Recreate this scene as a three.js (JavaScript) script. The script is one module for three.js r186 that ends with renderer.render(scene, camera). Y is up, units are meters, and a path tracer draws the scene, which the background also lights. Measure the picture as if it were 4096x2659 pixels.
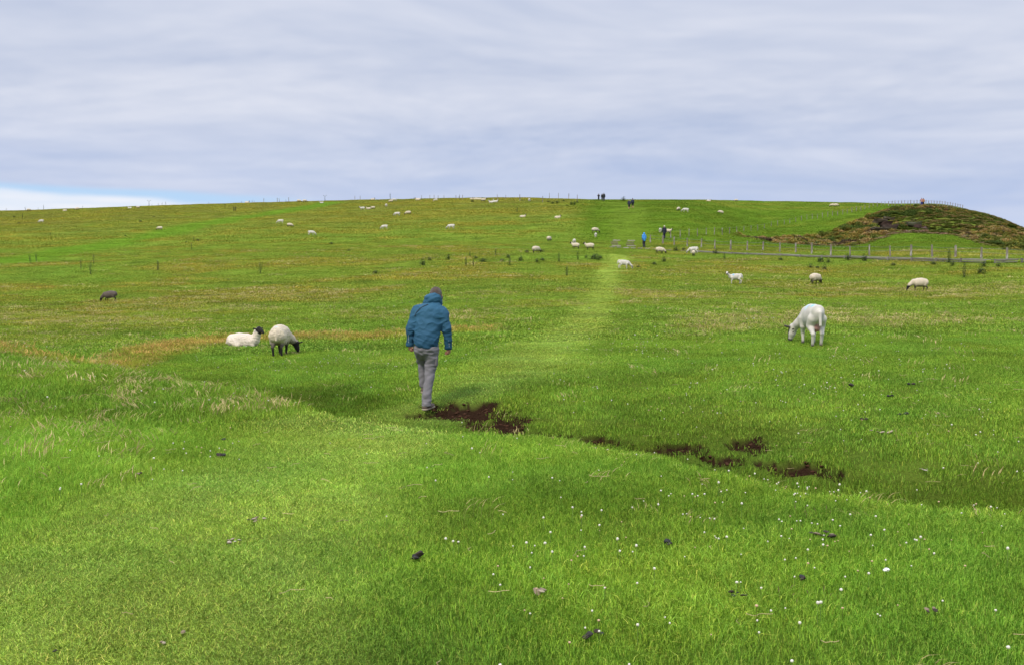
import * as THREE from 'three';
import { mergeGeometries, mergeVertices } from 'three/addons/utils/BufferGeometryUtils.js';

/* ---------------------------------------------------------------- camera, sky, sun, exposure */
const PW = 4096, PH = 2659, FOC = 4113, HORIZON = 1029, EYE = 1.65;      // photograph size, focal length and eye level in its pixels
const scene = new THREE.Scene();
const camera = new THREE.PerspectiveCamera(2 * Math.atan(PH / 2 / FOC) * 180 / Math.PI, PW / PH, 0.1, 6000);
camera.position.set(0, EYE, 0);
const PITCH = -Math.atan((PH / 2 - HORIZON) / FOC);
camera.rotation.set(PITCH, 0, 0);
camera.updateMatrixWorld();
const renderer = new THREE.WebGLRenderer({ antialias: true });
renderer.setSize(1024, 664);
renderer.toneMapping = THREE.LinearToneMapping;
renderer.toneMappingExposure = 1.8;
renderer.shadowMap.enabled = true;
renderer.shadowMap.type = THREE.PCFSoftShadowMap;

/* seeded random numbers and noise */
function rng(seed) { let s = seed >>> 0; return () => { s = (s + 0x6D2B79F5) >>> 0; let t = s; t = Math.imul(t ^ (t >>> 15), t | 1); t ^= t + Math.imul(t ^ (t >>> 7), t | 61); return ((t ^ (t >>> 14)) >>> 0) / 4294967296; }; }
const PERM = (() => { const r = rng(77), p = [...Array(256).keys()]; for (let i = 255; i > 0; i--) { const j = Math.floor(r() * (i + 1)); [p[i], p[j]] = [p[j], p[i]]; } const o = new Uint8Array(512); for (let i = 0; i < 512; i++) o[i] = p[i & 255]; return o; })();
const GX = new Float32Array(256), GY = new Float32Array(256);
for (let i = 0; i < 256; i++) { GX[i] = Math.cos(i / 256 * Math.PI * 2); GY[i] = Math.sin(i / 256 * Math.PI * 2); }
function noise2(x, y) {
  const xi = Math.floor(x), yi = Math.floor(y), fx = x - xi, fy = y - yi, X = xi & 255, Y = yi & 255;
  const u = fx * fx * fx * (fx * (fx * 6 - 15) + 10), v = fy * fy * fy * (fy * (fy * 6 - 15) + 10);
  const a = PERM[PERM[X] + Y], b = PERM[PERM[X + 1] + Y], c = PERM[PERM[X] + Y + 1], d = PERM[PERM[X + 1] + Y + 1];
  const n00 = GX[a] * fx + GY[a] * fy, n10 = GX[b] * (fx - 1) + GY[b] * fy, n01 = GX[c] * fx + GY[c] * (fy - 1), n11 = GX[d] * (fx - 1) + GY[d] * (fy - 1);
  return 1.5 * ((n00 + u * (n10 - n00)) * (1 - v) + (n01 + u * (n11 - n01)) * v);
}
function fbm(x, y, o = 4, g = 0.5) { let s = 0, a = 1, t = 0; for (let i = 0; i < o; i++) { s += a * noise2(x + i * 17.3, y - i * 9.1); t += a; a *= g; x *= 2.03; y *= 2.03; } return s / t; }
function noise3(x, y, z) { return (noise2(x + z * 0.7, y - z * 0.4) + noise2(y * 1.1 + 31.7, z * 1.1 + x * 0.35) + noise2(z - 11.3, x * 1.05 + y * 0.3)) / 1.8; }
const clamp = (x, a = 0, b = 1) => Math.min(b, Math.max(a, x));
const lerp = (a, b, t) => a + (b - a) * t;
const smooth = (a, b, x) => { const t = clamp((x - a) / (b - a)); return t * t * (3 - 2 * t); };
const mix3 = (a, b, t) => [lerp(a[0], b[0], t), lerp(a[1], b[1], t), lerp(a[2], b[2], t)];
const R = d => d * Math.PI / 180;

/* overcast sky: a thin stratocumulus sheet all round, wind-drawn streaks, a clear gap low down on the left */
{
  const W = 3072, H = 1536, data = new Float32Array(W * H * 4);
  const KS = 0.556;
  for (let j = 0; j < H; j++) {
    const el = ((j + 0.5) / H - 0.5) * Math.PI, y = Math.sin(el), c = Math.cos(el);
    for (let i = 0; i < W; i++) {
      const az = ((i + 0.5) / W - 0.5) * 2 * Math.PI, x = Math.cos(az) * c, z = Math.sin(az) * c, k = (j * W + i) * 4;
      let col;
      if (y <= 0) col = [0.30, 0.34, 0.40];
      else {
        const q = 1 / (y + 0.075), px = x * q, pz = z * q;
        const wx = fbm(px * 0.32 + 5, pz * 0.32, 2), wz = fbm(px * 0.32 - 8, pz * 0.32 + 3, 2);
        // long soft sheets of cloud, drawn out along the wind
        const a1 = 0.10, ca = Math.cos(a1), sa = Math.sin(a1), u = px * ca + pz * sa + wx * 1.1, v = -px * sa + pz * ca + wz * 1.1;
        const big = fbm(u * 0.26, v * 0.40, 3), mid = fbm(u * 0.75 + 4, v * 1.25, 4, 0.55), fine = fbm(u * 2.3 + 20 + v * .5, v * 2.9, 4, 0.55);
        const fall = smooth(0.0, 0.12, y);
        let n = 0.52 + 0.50 * big + 0.50 * mid + 0.34 * fine * (0.5 + 0.5 * fall) + 0.20 * fbm(u * 6 - v, v * 6.5, 3, 0.6) * fall;
        n = clamp(n, 0, 1.15);
        col = mix3([0.452, 0.528, 0.712], [0.712, 0.748, 0.862], n);
        // a little bluer and clearer towards the horizon
        const az0 = Math.atan2(x, -z), low = 1 - smooth(0.02, 0.17, y + 0.02 * big);
        col = mix3(col, [0.475, 0.590, 0.875], 0.55 * low * (0.55 + 0.45 * clamp(0.5 - 1.2 * mid)));
        col = mix3(col, [0.62, 0.70, 0.90], 0.35 * (1 - smooth(0.0, 0.075, y)));
        // the gap: blue above a bright far bank of cloud
        const side = smooth(-0.13, -0.30, az0 + 0.04 * fbm(az0 * 5, 1, 2)), e = el + (az0 + 0.463) * 0.030 + 0.0022 * fbm(az0 * 9, el * 60, 3), e2 = el + (az0 + 0.463) * 0.055 + 0.0035 * fbm(az0 * 11 + 3, el * 90, 3);
        const gap = side * smooth(0.0668, 0.0610, e), white = smooth(-0.20, -0.30, az0) * smooth(0.0625, 0.0570, e2);
        col = mix3(col, [0.475, 0.690, 0.945], gap * 0.9);
        col = mix3(col, [0.86, 0.89, 0.965], white * clamp(0.85 + 0.5 * fbm(az0 * 12, el * 220, 3)));
        // cloud is brighter overhead, as thin overcast is
        const up = 1 + 1.15 * smooth(0.20, 0.95, y);
        col = [col[0] * up * lerp(1, 1.04, smooth(0.2, 0.6, y)), col[1] * up, col[2] * up * lerp(1, 0.93, smooth(0.2, 0.6, y))];
      }
      data[k] = col[0] * KS; data[k + 1] = col[1] * KS; data[k + 2] = col[2] * KS; data[k + 3] = 1;
    }
  }
  const sky = new THREE.DataTexture(data, W, H, THREE.RGBAFormat, THREE.FloatType);
  sky.mapping = THREE.EquirectangularReflectionMapping; sky.magFilter = sky.minFilter = THREE.LinearFilter; sky.needsUpdate = true;
  scene.background = sky; scene.environment = sky;
}
const sun = new THREE.DirectionalLight(0xfff1dc, 1.5);                    // the veiled sun, high behind the viewer's left shoulder
sun.position.set(-70, 165, 60); sun.target.position.set(0, 0, -60);
sun.castShadow = true; sun.shadow.radius = 20; sun.shadow.mapSize.set(4096, 4096);
Object.assign(sun.shadow.camera, { left: -160, right: 160, top: 200, bottom: -200, near: 1, far: 600 });
scene.add(sun, sun.target);

const ball = (r, n) => { const g = new THREE.IcosahedronGeometry(r, n); g.deleteAttribute('uv'); g.deleteAttribute('normal'); const m = mergeVertices(g, 1e-5 * r / .01); m.computeVertexNormals(); return m; };
/* ---------------------------------------------------------------- naming helpers */
const used = {};
function numbered(name) { const n = used[name] = (used[name] ?? -1) + 1; return n ? `${name}_${String(n).padStart(3, '0')}` : name; }
function tag(o, label, category, group, kind) { if (label) o.userData.label = label; if (category) o.userData.category = category; if (group) o.userData.group = group; if (kind) o.userData.kind = kind; return o; }
function thing(name, label, category, pos = [0, 0, 0], yaw = 0, group) { const o = new THREE.Group(); o.name = numbered(name); o.position.set(...pos); o.rotation.y = yaw; scene.add(o); return tag(o, label, category, group); }
function part(name, geometry, material, parent, label) { const m = new THREE.Mesh(geometry, material); m.name = parent ? name : numbered(name); m.castShadow = m.receiveShadow = true; (parent ?? scene).add(m); if (label) m.userData.label = label; return m; }
function mat(c, rough = 0.9, o = {}) { const m = new THREE.MeshStandardMaterial({ roughness: rough, metalness: 0, ...o }); if (Array.isArray(c)) m.color.setRGB(...c); return m; }
const vmat = (rough = 0.95, o = {}) => new THREE.MeshStandardMaterial({ vertexColors: true, roughness: rough, ...o });

/* ---------------------------------------------------------------- the lie of the land */
const DEP = [2, 4, 7, 10, 13, 16, 20, 25, 35, 48, 64, 80, 100, 115, 132, 150, 170, 200, 225, 250, 275, 320, 450, 1000, 3000];
const LAND = {   // bearing (as a pixel column of the level lens) -> height of the ground at the distances above
  '-900': [0, 0, .05, .12, .22, .28, -.1, -.6, -1.2, -1.3, -1.1, -.5, .7, 1.5, 2.3, 3.3, 4.7, 7, 9, 11, 12.6, 13.5, 13, 8, -5],
  '0': [0, 0, .03, .10, .18, .24, -.15, -.65, -1.1, -1.15, -1.0, -.3, .8, 1.7, 2.7, 3.9, 5.3, 7.7, 9.7, 11.9, 13.8, 14.4, 13.8, 8, -5],
  '700': [0, 0, 0, 0, 0, -.05, -.28, -.6, -.9, -1.0, -.8, -.1, 1.1, 2.1, 3.3, 4.7, 6.3, 9.0, 11.2, 13.4, 15.3, 15.7, 15, 9, -5],
  '1400': [0, 0, 0, 0, -.05, -.12, -.4, -.55, -.7, -.7, -.4, .3, 1.6, 2.6, 3.9, 5.3, 6.9, 9.8, 12.1, 14.6, 16.55, 17, 16.5, 10, -5],
  '2048': [0, 0, 0, 0, -.05, -.1, -.22, -.3, -.35, -.25, .05, .75, 1.95, 2.85, 4.2, 6.0, 8.0, 11.1, 13.5, 15.7, 17.15, 17.3, 16.5, 10, -5],
  '2400': [0, 0, 0, 0, -.08, -.12, -.18, -.25, -.28, -.2, .03, .78, 1.75, 2.7, 4.15, 6.2, 8.6, 11.4, 13.6, 15.4, 16.6, 16.9, 16, 10, -5],
  '2700': [0, 0, 0, 0, -.1, -.14, -.14, -.2, -.24, -.2, -.02, .6, 1.45, 2.45, 4.0, 6.4, 8.9, 11.6, 13.6, 15.3, 16.6, 16.8, 15, 8, -5],
  '3100': [0, 0, 0, 0, -.1, -.12, -.08, -.1, -.22, -.28, -.12, .5, 1.55, 2.3, 3.0, 3.9, 5.2, 7.2, 10.5, 14.1, 16.3, 16.6, 14, 6, -5],
  '3400': [0, 0, 0, 0, -.1, -.12, -.08, -.1, -.25, -.34, -.26, .55, 1.7, 2.3, 2.75, 3.2, 5.0, 9.3, 12.3, 14.5, 15.9, 16.2, 12, 2, -8],
  '3700': [0, 0, 0, 0, -.1, -.12, -.08, -.1, -.25, -.34, -.24, .75, 1.95, 2.6, 3.6, 4.4, 7.0, 10.8, 13.0, 14.2, 14.2, 10, 0, -10, -20],
  '3900': [0, 0, 0, 0, -.1, -.12, -.08, -.1, -.22, -.25, 0, 1.1, 2.1, 2.6, 3.2, 4.6, 6.9, 9.8, 11.4, 11.7, 10, 4, -8, -20, -20],
  '4096': [0, 0, 0, 0, -.1, -.12, -.08, -.1, -.2, -.15, .25, 1.2, 1.85, 2.2, 2.7, 3.8, 5.2, 6.9, 7.0, 5, 1, -5, -12, -20, -20],
  '4300': [0, 0, 0, 0, -.1, -.12, -.08, -.1, -.2, -.2, 0, .9, 1.0, .9, .8, .8, .6, .4, -.5, -4, -8, -12, -20, -20, -20],
  '5200': [0, 0, 0, 0, -.1, -.12, -.08, -.1, -.2, -.25, -.3, -.3, -1, -3, -5, -7, -9, -12, -14, -16, -18, -20, -20, -20, -20],
};
function pchip(xs, ys) {
  const n = xs.length, h = [], d = [], m = [];
  for (let i = 0; i < n - 1; i++) { h[i] = xs[i + 1] - xs[i]; d[i] = (ys[i + 1] - ys[i]) / h[i]; }
  for (let i = 0; i < n; i++) {
    if (i === 0) m[i] = d[0]; else if (i === n - 1) m[i] = d[n - 2];
    else if (d[i - 1] * d[i] <= 0) m[i] = 0;
    else { const w1 = 2 * h[i] + h[i - 1], w2 = h[i] + 2 * h[i - 1]; m[i] = (w1 + w2) / (w1 / d[i - 1] + w2 / d[i]); }
  }
  return x => { if (x <= xs[0]) return ys[0]; if (x >= xs[n - 1]) return ys[n - 1]; let i = 0; while (x > xs[i + 1]) i++; const t = (x - xs[i]) / h[i], t2 = t * t, t3 = t2 * t; return (2 * t3 - 3 * t2 + 1) * ys[i] + (t3 - 2 * t2 + t) * h[i] * m[i] + (-2 * t3 + 3 * t2) * ys[i + 1] + (t3 - t2) * h[i] * m[i + 1]; };
}
const U0 = -900, U1 = 5200, NU = 245, V0 = Math.log(2), V1 = Math.log(3000), NV = 740, GRID = new Float32Array(NU * NV);
{
  const keys = Object.keys(LAND).map(Number).sort((a, b) => a - b), ld = DEP.map(Math.log), cols = keys.map(k => pchip(ld, LAND[String(k)]));
  for (let j = 0; j < NV; j++) { const v = lerp(V0, V1, j / (NV - 1)), row = pchip(keys, cols.map(f => f(v))); for (let i = 0; i < NU; i++) GRID[j * NU + i] = row(lerp(U0, U1, i / (NU - 1))); }
}
function baseLand(x, z) {
  const d = Math.max(2, -z), u = clamp((2048 + FOC * x / d - U0) / (U1 - U0)) * (NU - 1), v = clamp((Math.log(d) - V0) / (V1 - V0)) * (NV - 1);
  const i = Math.min(NU - 2, Math.floor(u)), j = Math.min(NV - 2, Math.floor(v)), a = u - i, b = v - j, k = j * NU + i;
  return (GRID[k] * (1 - a) + GRID[k + 1] * a) * (1 - b) + (GRID[k + NU] * (1 - a) + GRID[k + NU + 1] * a) * b;
}
// near edge of the old ditch that crosses in front of the walker (x, distance)
const EDGE = [[-16, 20.5], [-10.4, 17.6], [-8.1, 16.6], [-6.1, 15.35], [-4.0, 13.5], [-2.34, 11.4], [-.81, 10.25], [.33, 9.75], [1.12, 8.7], [1.97, 7.75], [2.65, 7.05], [3.5, 6.6], [5.2, 5.8], [9, 4.6]];
function ditchSide(x, z) {                     // signed distance to that edge, positive on the far side
  let best = 1e9, sgn = 1; const d = -z;
  for (let i = 0; i < EDGE.length - 1; i++) {
    const [ax, ad] = EDGE[i], [bx, bd] = EDGE[i + 1], ex = bx - ax, ed = bd - ad, l2 = ex * ex + ed * ed, t = clamp(((x - ax) * ex + (d - ad) * ed) / l2), qx = x - ax - ex * t, qd = d - ad - ed * t, r = qx * qx + qd * qd;
    if (r < best) { best = r; sgn = (ex * qd - ed * qx) >= 0 ? 1 : -1; }
  }
  return sgn * Math.sqrt(best);
}
const ditchDrop = pchip([-1.2, -.6, -.1, .4, 1.2, 2.1, 3.2, 4.4, 5.8, 7.5], [0, .012, .10, .48, .90, .78, .45, .22, .07, 0]);
let soilAt = null;                              // set once the bare patches are known: worn soil lies lower than the turf
function H(x, z) {
  let h = baseLand(x, z); const d = Math.hypot(x, z), wob = fbm(x * 0.45 + 3, z * 0.45, 2);
  const near = smooth(2.5, 7, d);
  if (d < 34) { const s = ditchSide(x, z) + 0.25 * wob + .28 * fbm(x * 1.3, z * 1.3 + 9, 3); if (s > -1.2 && s < 7.5) h -= ditchDrop(s) * (1 + 0.15 * wob); }
  if (soilAt && d < 19 && d > 5) { const b = soilAt(x, z); if (b > .2) h -= .09 * smooth(.2, .7, b) * (1 + .8 * noise2(x * 4, z * 4)); }
  h += near * (0.035 * fbm(x * 0.8, z * 0.8, 3) + 0.05 * noise2(x * 0.22, z * 0.22));
  if (d > 12) h += smooth(12, 40, d) * (0.10 * fbm(x * 0.16 + 9, z * 0.16, 2)) + smooth(40, 130, d) * (1 - smooth(225, 262, d)) * 0.42 * fbm(x * 0.045, z * 0.045 + 5, 3);
  if (d > 120) {  // the headland's broken face
    const f = headland(x, z); if (f > 0) h += f * (1 - .7 * smooth(200, 228, d)) * (0.95 * (fbm(x * 0.11, z * 0.09 + 40, 4, 0.6) - .35) + 0.5 * Math.abs(fbm(x * 0.3, z * 0.25, 3)));
  }
  return h;
}
function headland(x, z) {                       // 1 on the rough slope of the headland, 0 elsewhere
  const d = -z; if (d < 118 || d > 262) return 0; const u = 2048 + FOC * x / d;
  const lo = HEAD_LOW(u), hi = HEAD_HIGH(u); if (hi <= lo) return 0;
  return smooth(lo - 3, lo + 4, d + 5 * noise2(x * .12, z * .12)) * (1 - smooth(hi - 6, hi + 3, d)) * smooth(2860, 3050, u);
}
const HEAD_LOW = pchip([2860, 3050, 3250, 3400, 3520, 3640, 3760, 3880, 3960, 4040, 4120, 4400], [150, 146, 143, 150, 160, 163, 158, 145, 128, 112, 104, 98]);
const HEAD_HIGH = pchip([2860, 3000, 3150, 3300, 3420, 3500, 3560, 3620, 3700, 4400], [150, 156, 165, 178, 192, 206, 216, 223, 230, 246]);

/* a pixel of the photograph -> the point of the ground seen there */
const CP = Math.cos(PITCH), SP = Math.sin(PITCH);
function G(px, py, dmax = 330) {
  const rx = (px - PW / 2) / FOC, ry = -(py - PH / 2) / FOC, dy = ry * CP + SP, dz = -(CP - ry * SP);   // ray through the pixel
  const kx = rx / -dz, ky = dy / -dz; let best = null, gap = 1e9, d0 = 2.2;
  for (let d = 2.2; d < dmax; d *= 1.006) {
    const g = EYE + ky * d - H(kx * d, -d);
    if (g <= 0) { let a = d0, b = d; for (let i = 0; i < 22; i++) { const m = (a + b) / 2; if (EYE + ky * m - H(kx * m, -m) > 0) a = m; else b = m; } return [kx * b, H(kx * b, -b), -b]; }
    if (g / d < gap) { gap = g / d; best = [kx * d, H(kx * d, -d), -d]; }
    d0 = d;
  }
  return best;                                                                                            // above the skyline: the crest below it
}

/* ---------------------------------------------------------------- what grows where */
const COL = {
  lush: [.142, .262, .028], fresh: [.195, .328, .038], lime: [.275, .415, .070], olive: [.222, .282, .034], hill: [.232, .245, .044],
  straw: [.420, .340, .080], rust: [.440, .295, .045], deep: [.068, .140, .011], soil: [.032, .018, .011], heath: [.165, .165, .030],
};
function blob(px, py, w, h, amt) {                                                // a patch of ground, given by where it lies in the photograph
  const c = G(px, py), a = G(px + w, py), b = G(px, py - h), c2 = G(px, py + h);
  const ex = a[0] - c[0], ez = a[2] - c[2], fx = (b[0] - c2[0]) / 2, fz = (b[2] - c2[2]) / 2, det = ex * fz - ez * fx || 1e-6;
  return { x: c[0], z: c[2], i: [fz / det, -fx / det, -ez / det, ex / det], amt, far: Math.hypot(ex, ez) + Math.hypot(fx, fz) };
}
function inBlobs(list, x, z, n) {
  let s = 0;
  for (const b of list) { const dx = x - b.x, dz = z - b.z; if (Math.abs(dx) + Math.abs(dz) > b.far * 2.6) continue; const u = b.i[0] * dx + b.i[1] * dz, v = b.i[2] * dx + b.i[3] * dz, q = Math.sqrt(u * u + v * v) + n; if (q < 1.25) s = Math.max(s, b.amt * smooth(1.25, .45, q)); }
  return s;
}
function band(pts, w) { const p = pts.map(([a, b]) => { const g = G(a, b); return [g[0], g[2]]; }); const ws = pts.map(q => q[2] ?? w); return { p, ws, box: [Math.min(...p.map(q => q[0])) - 9, Math.max(...p.map(q => q[0])) + 9, Math.min(...p.map(q => q[1])) - 9, Math.max(...p.map(q => q[1])) + 9] }; }
function onBand(b, x, z, n) {
  if (x < b.box[0] || x > b.box[1] || z < b.box[2] || z > b.box[3]) return 0;
  let s = 0;
  for (let i = 0; i < b.p.length - 1; i++) {
    const [ax, az] = b.p[i], [bx, bz] = b.p[i + 1], ex = bx - ax, ez = bz - az, t = clamp(((x - ax) * ex + (z - az) * ez) / (ex * ex + ez * ez)), w = lerp(b.ws[i], b.ws[i + 1], t), q = Math.hypot(x - ax - ex * t, z - az - ez * t) / w + n;
    s = Math.max(s, smooth(1.15, .45, q));
  }
  return s;
}
const TRACK = band([[200, 2640, 1.35], [640, 2330, 1.25], [980, 2010, 1.15], [1290, 1820, 1.05], [1560, 1712, .95], [1760, 1615, .9], [1950, 1525, 1.0], [2110, 1440, 1.05], [2250, 1350, .95], [2355, 1275, .95], [2402, 1190, .95], [2424, 1118, 1.0], [2458, 1050, 1.3], [2484, 1000, 1.7], [2493, 960, 2.4], [2510, 900, 3.2], [2525, 850, 3.6], [2480, 812, 4]]);
const TRACK2 = band([[-300, 1085], [0, 1046], [250, 1010], [500, 965], [650, 935], [800, 900], [1000, 868], [1200, 835], [1320, 812]], 4.6);
const RUSTY = [band([[-200, 1372, .8], [0, 1400, .9], [160, 1428, .8], [300, 1458, .8], [420, 1480, .7]]), band([[430, 1480, .6], [560, 1428, .9], [690, 1388, 1.2], [900, 1355, 1.5], [1050, 1352, 1.5], [1300, 1346, 1.6], [1640, 1338, 1.2], [1900, 1318, .8]])];
const DRY = [[2900, 1290, 330, 50, .55], [3250, 1265, 300, 38, .5], [3620, 1280, 420, 36, .4], [2720, 1335, 160, 40, .3], [3300, 1150, 640, 22, .5], [3900, 1165, 300, 26, .45], [2800, 1085, 240, 16, .6], [3450, 1105, 300, 12, .5], [300, 1285, 340, 22, .6], [760, 1235, 420, 18, .4], [60, 1250, 220, 18, .5], [1150, 1195, 330, 16, .35], [1500, 1265, 260, 18, .35], [1950, 1180, 260, 14, .25], [3800, 1030, 400, 8, .8], [2720, 972, 110, 8, .9], [2950, 985, 160, 7, .6], [1850, 1270, 240, 26, .5], [120, 1150, 260, 12, .4]].map(a => blob(...a));
const SOIL = [[1905, 1640, 110, 32, 1.15], [1800, 1655, 80, 20, 1], [1745, 1628, 60, 12, .7], [2010, 1685, 105, 28, 1.15], [1930, 1695, 80, 16, .9], [2085, 1668, 50, 12, .7], [2385, 1757, 60, 16, .9], [2330, 1765, 50, 8, .7], [2640, 1805, 66, 24, 1.15], [2720, 1790, 66, 22, .95], [2790, 1800, 50, 18, .7], [2910, 1835, 55, 20, 1], [2985, 1772, 70, 22, .9], [3030, 1790, 50, 18, .7], [3150, 1885, 50, 22, 1.3], [3215, 1868, 80, 24, 1.3], [3300, 1890, 56, 20, 1.1], [3290, 1850, 40, 8, .5], [2130, 1740, 60, 10, .6], [2240, 1742, 50, 9, .6], [2200, 1735, 70, 12, .7], [2460, 1772, 60, 10, .7], [2540, 1790, 50, 10, .8], [2830, 1830, 60, 14, .7], [3070, 1860, 50, 12, .7], [1680, 1660, 50, 12, .6]].map(([x, y, w, h, k]) => blob(x, y, w * 1.22, h * 1.15, k));
const DARK = [[1350, 1590, 340, 40, .8], [1150, 1560, 240, 30, .5], [3300, 1930, 700, 30, .55], [2700, 1700, 400, 60, .3], [1250, 2180, 140, 40, .35], [560, 2230, 200, 40, .35], [2350, 2010, 260, 60, .35], [2900, 2350, 240, 60, .3], [1000, 1130, 300, 8, .5], [1900, 1020, 220, 7, .5], [400, 1330, 300, 30, .45], [2650, 985, 200, 5, .8], [3000, 1000, 260, 4, .6]].map(a => blob(...a));  // darker grass patches; those on the ditch's far bank carry its shade as colour
const YELLOW = [[900, 2050, 420, 200, .8], [520, 1900, 200, 90, .3], [1400, 1790, 250, 70, .7], [2250, 1440, 180, 60, .6], [3050, 1700, 260, 90, .25], [1500, 1440, 260, 40, .3]].map(a => blob(...a));
soilAt = (x, z) => inBlobs(SOIL, x, z, .62 * fbm(x * 2.3, z * 2.3, 4, .6));
const pathX = pchip([3, 4.2, 5.3, 7, 8.9, 10.5, 12.5, 15], [-1.6, -1.75, -1.75, -1.62, -1.45, -1.15, -.85, -.35]);
function cover(x, z) {
  const d = Math.hypot(x, z), u = 2048 + FOC * x / Math.max(2, -z), n1 = fbm(x * .55 + 7, z * .55, 3), n2 = fbm(x * .09, z * .09 + 11, 3), n3 = fbm(x * .021 + 3, z * .030, 3);
  let c = mix3(COL.lush, COL.fresh, clamp(.5 + .8 * n1 + .4 * n2));
  const far = smooth(22, 62, d);
  c = mix3(c, mix3(COL.fresh, COL.olive, clamp(.70 + 1.1 * n2 + .5 * n3)), far * .92);
  // brownish upper hill on the left, mown bright green on the right of the way up
  const up = smooth(120, 235, d), left = smooth(2380, 2250, u + 120 * n2);
  c = mix3(c, mix3(COL.hill, COL.olive, clamp(.5 + 2.2 * n2)), up * left * .85);
  c = mix3(c, [.112, .215, .014], smooth(118, 135, d) * (1 - left) * .8 * smooth(290, 215, d + 70 * n2));
  let dry = 0;
  for (const b of RUSTY) dry = Math.max(dry, onBand(b, x, z, .55 * n1));
  const rust = dry;
  dry = Math.max(dry, inBlobs(DRY, x, z, .55 * n1 + .6 * n2), up * left * .75 * smooth(-.25, .35, n3 + .8 * n2), far * .75 * smooth(.02, .38, n2 + .35 * n1 + .3 * n3) * (d > 118 && u > 2350 ? .2 : 1));
  c = mix3(c, mix3(mix3(COL.straw, COL.rust, clamp(.45 + n1)), [.47, .31, .07], rust * .5), clamp(dry * (.58 + .7 * n1)) * .54);
  const path = Math.max(onBand(TRACK, x, z, .45 * n1), .0), path2 = onBand(TRACK2, x, z, .25 * n2);
  c = mix3(c, d > 105 ? [.165, .265, .026] : mix3(mix3(COL.lime, COL.fresh, clamp(.15 + .8 * n1)), [.315, .435, .068], smooth(16, 30, d)), path * .9);
  c = mix3(c, [.155, .315, .022], path2 * .82);
  c = mix3(c, COL.lime, inBlobs(YELLOW, x, z, .6 * n1) * .65);
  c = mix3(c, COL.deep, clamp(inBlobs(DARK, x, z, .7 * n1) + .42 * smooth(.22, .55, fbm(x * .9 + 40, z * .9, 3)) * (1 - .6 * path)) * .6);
  const hl = headland(x, z); if (hl > 0) { const m = fbm(x * .14 + 2, z * .10, 4); const rt = smooth(3450, 3620, u); c = mix3(c, rt > .5 ? mix3([.165, .215, .034], [.110, .150, .024], smooth(-.2, .35, m)) : m > .12 ? mix3(COL.heath, COL.deep, smooth(.12, .3, m)) : mix3(mix3(COL.heath, [.150, .190, .030], rt), mix3([.33, .25, .09], [.21, .205, .045], rt), smooth(.05, -.25, m)), hl * .9); }
  if (d < 30) { const ds = ditchSide(x, z); if (ds > .05 && ds < 5) c = mix3(c, COL.deep, .48 * smooth(.05, .7, ds) * (1 - smooth(2.2, 4.6, ds + .8 * n1)) * (1 - .35 * path)); }  // lush deep green in the ditch, with the bank's shade put into the colour
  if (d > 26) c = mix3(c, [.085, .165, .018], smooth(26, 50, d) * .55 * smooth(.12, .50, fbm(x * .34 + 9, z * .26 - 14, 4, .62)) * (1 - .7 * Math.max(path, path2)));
  { const tone = 1 + far * .20 * fbm(x * .8, z * .6, 3, .7) + .30 * fbm(x * .42 + 80, z * .42, 3) + .14 * noise2(x * 2.1, z * 2.1 + 30) * (1 - far), cool = .10 * fbm(x * .6 - 20, z * .6 + 50, 2) * (1 - far); c = [c[0] * tone * (1 - 1.2 * cool), c[1] * tone, c[2] * tone * (1 + 1.5 * Math.max(0, cool))]; }
  const soil = d < 22 ? inBlobs(SOIL, x, z, .62 * fbm(x * 2.3, z * 2.3, 4, .6) + .22 * noise2(x * 7, z * 7)) : 0;
  return { c, dry, rust, path: Math.max(path, path2), soil, n1, n2, hl, u, d };
}
function turfHeight(f, x, z) {                                                     // how tall the grass stands, metres
  const d = -z; let h = .044 + .020 * f.n1;
  if (d < 17) { const side = x - pathX(clamp(d, 3, 15)), s = ditchSide(x, z); if (s > .2 && s < 3) h = lerp(h, .12 + .05 * f.n1, smooth(.2, .6, s) * (1 - smooth(1.6, 3, s)) * (1 - f.path)); if (s < .3) { if (side < 0) h = lerp(h, .11 + .05 * f.n1, smooth(-1.0, -2.0, side)); else h = lerp(h, .056 + .026 * f.n1, smooth(.8, 1.8, side)); } }
  h = lerp(h, .10, f.dry * .7); h = lerp(h, .019, clamp(f.path) * .85);
  return Math.max(.016, h);
}

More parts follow.
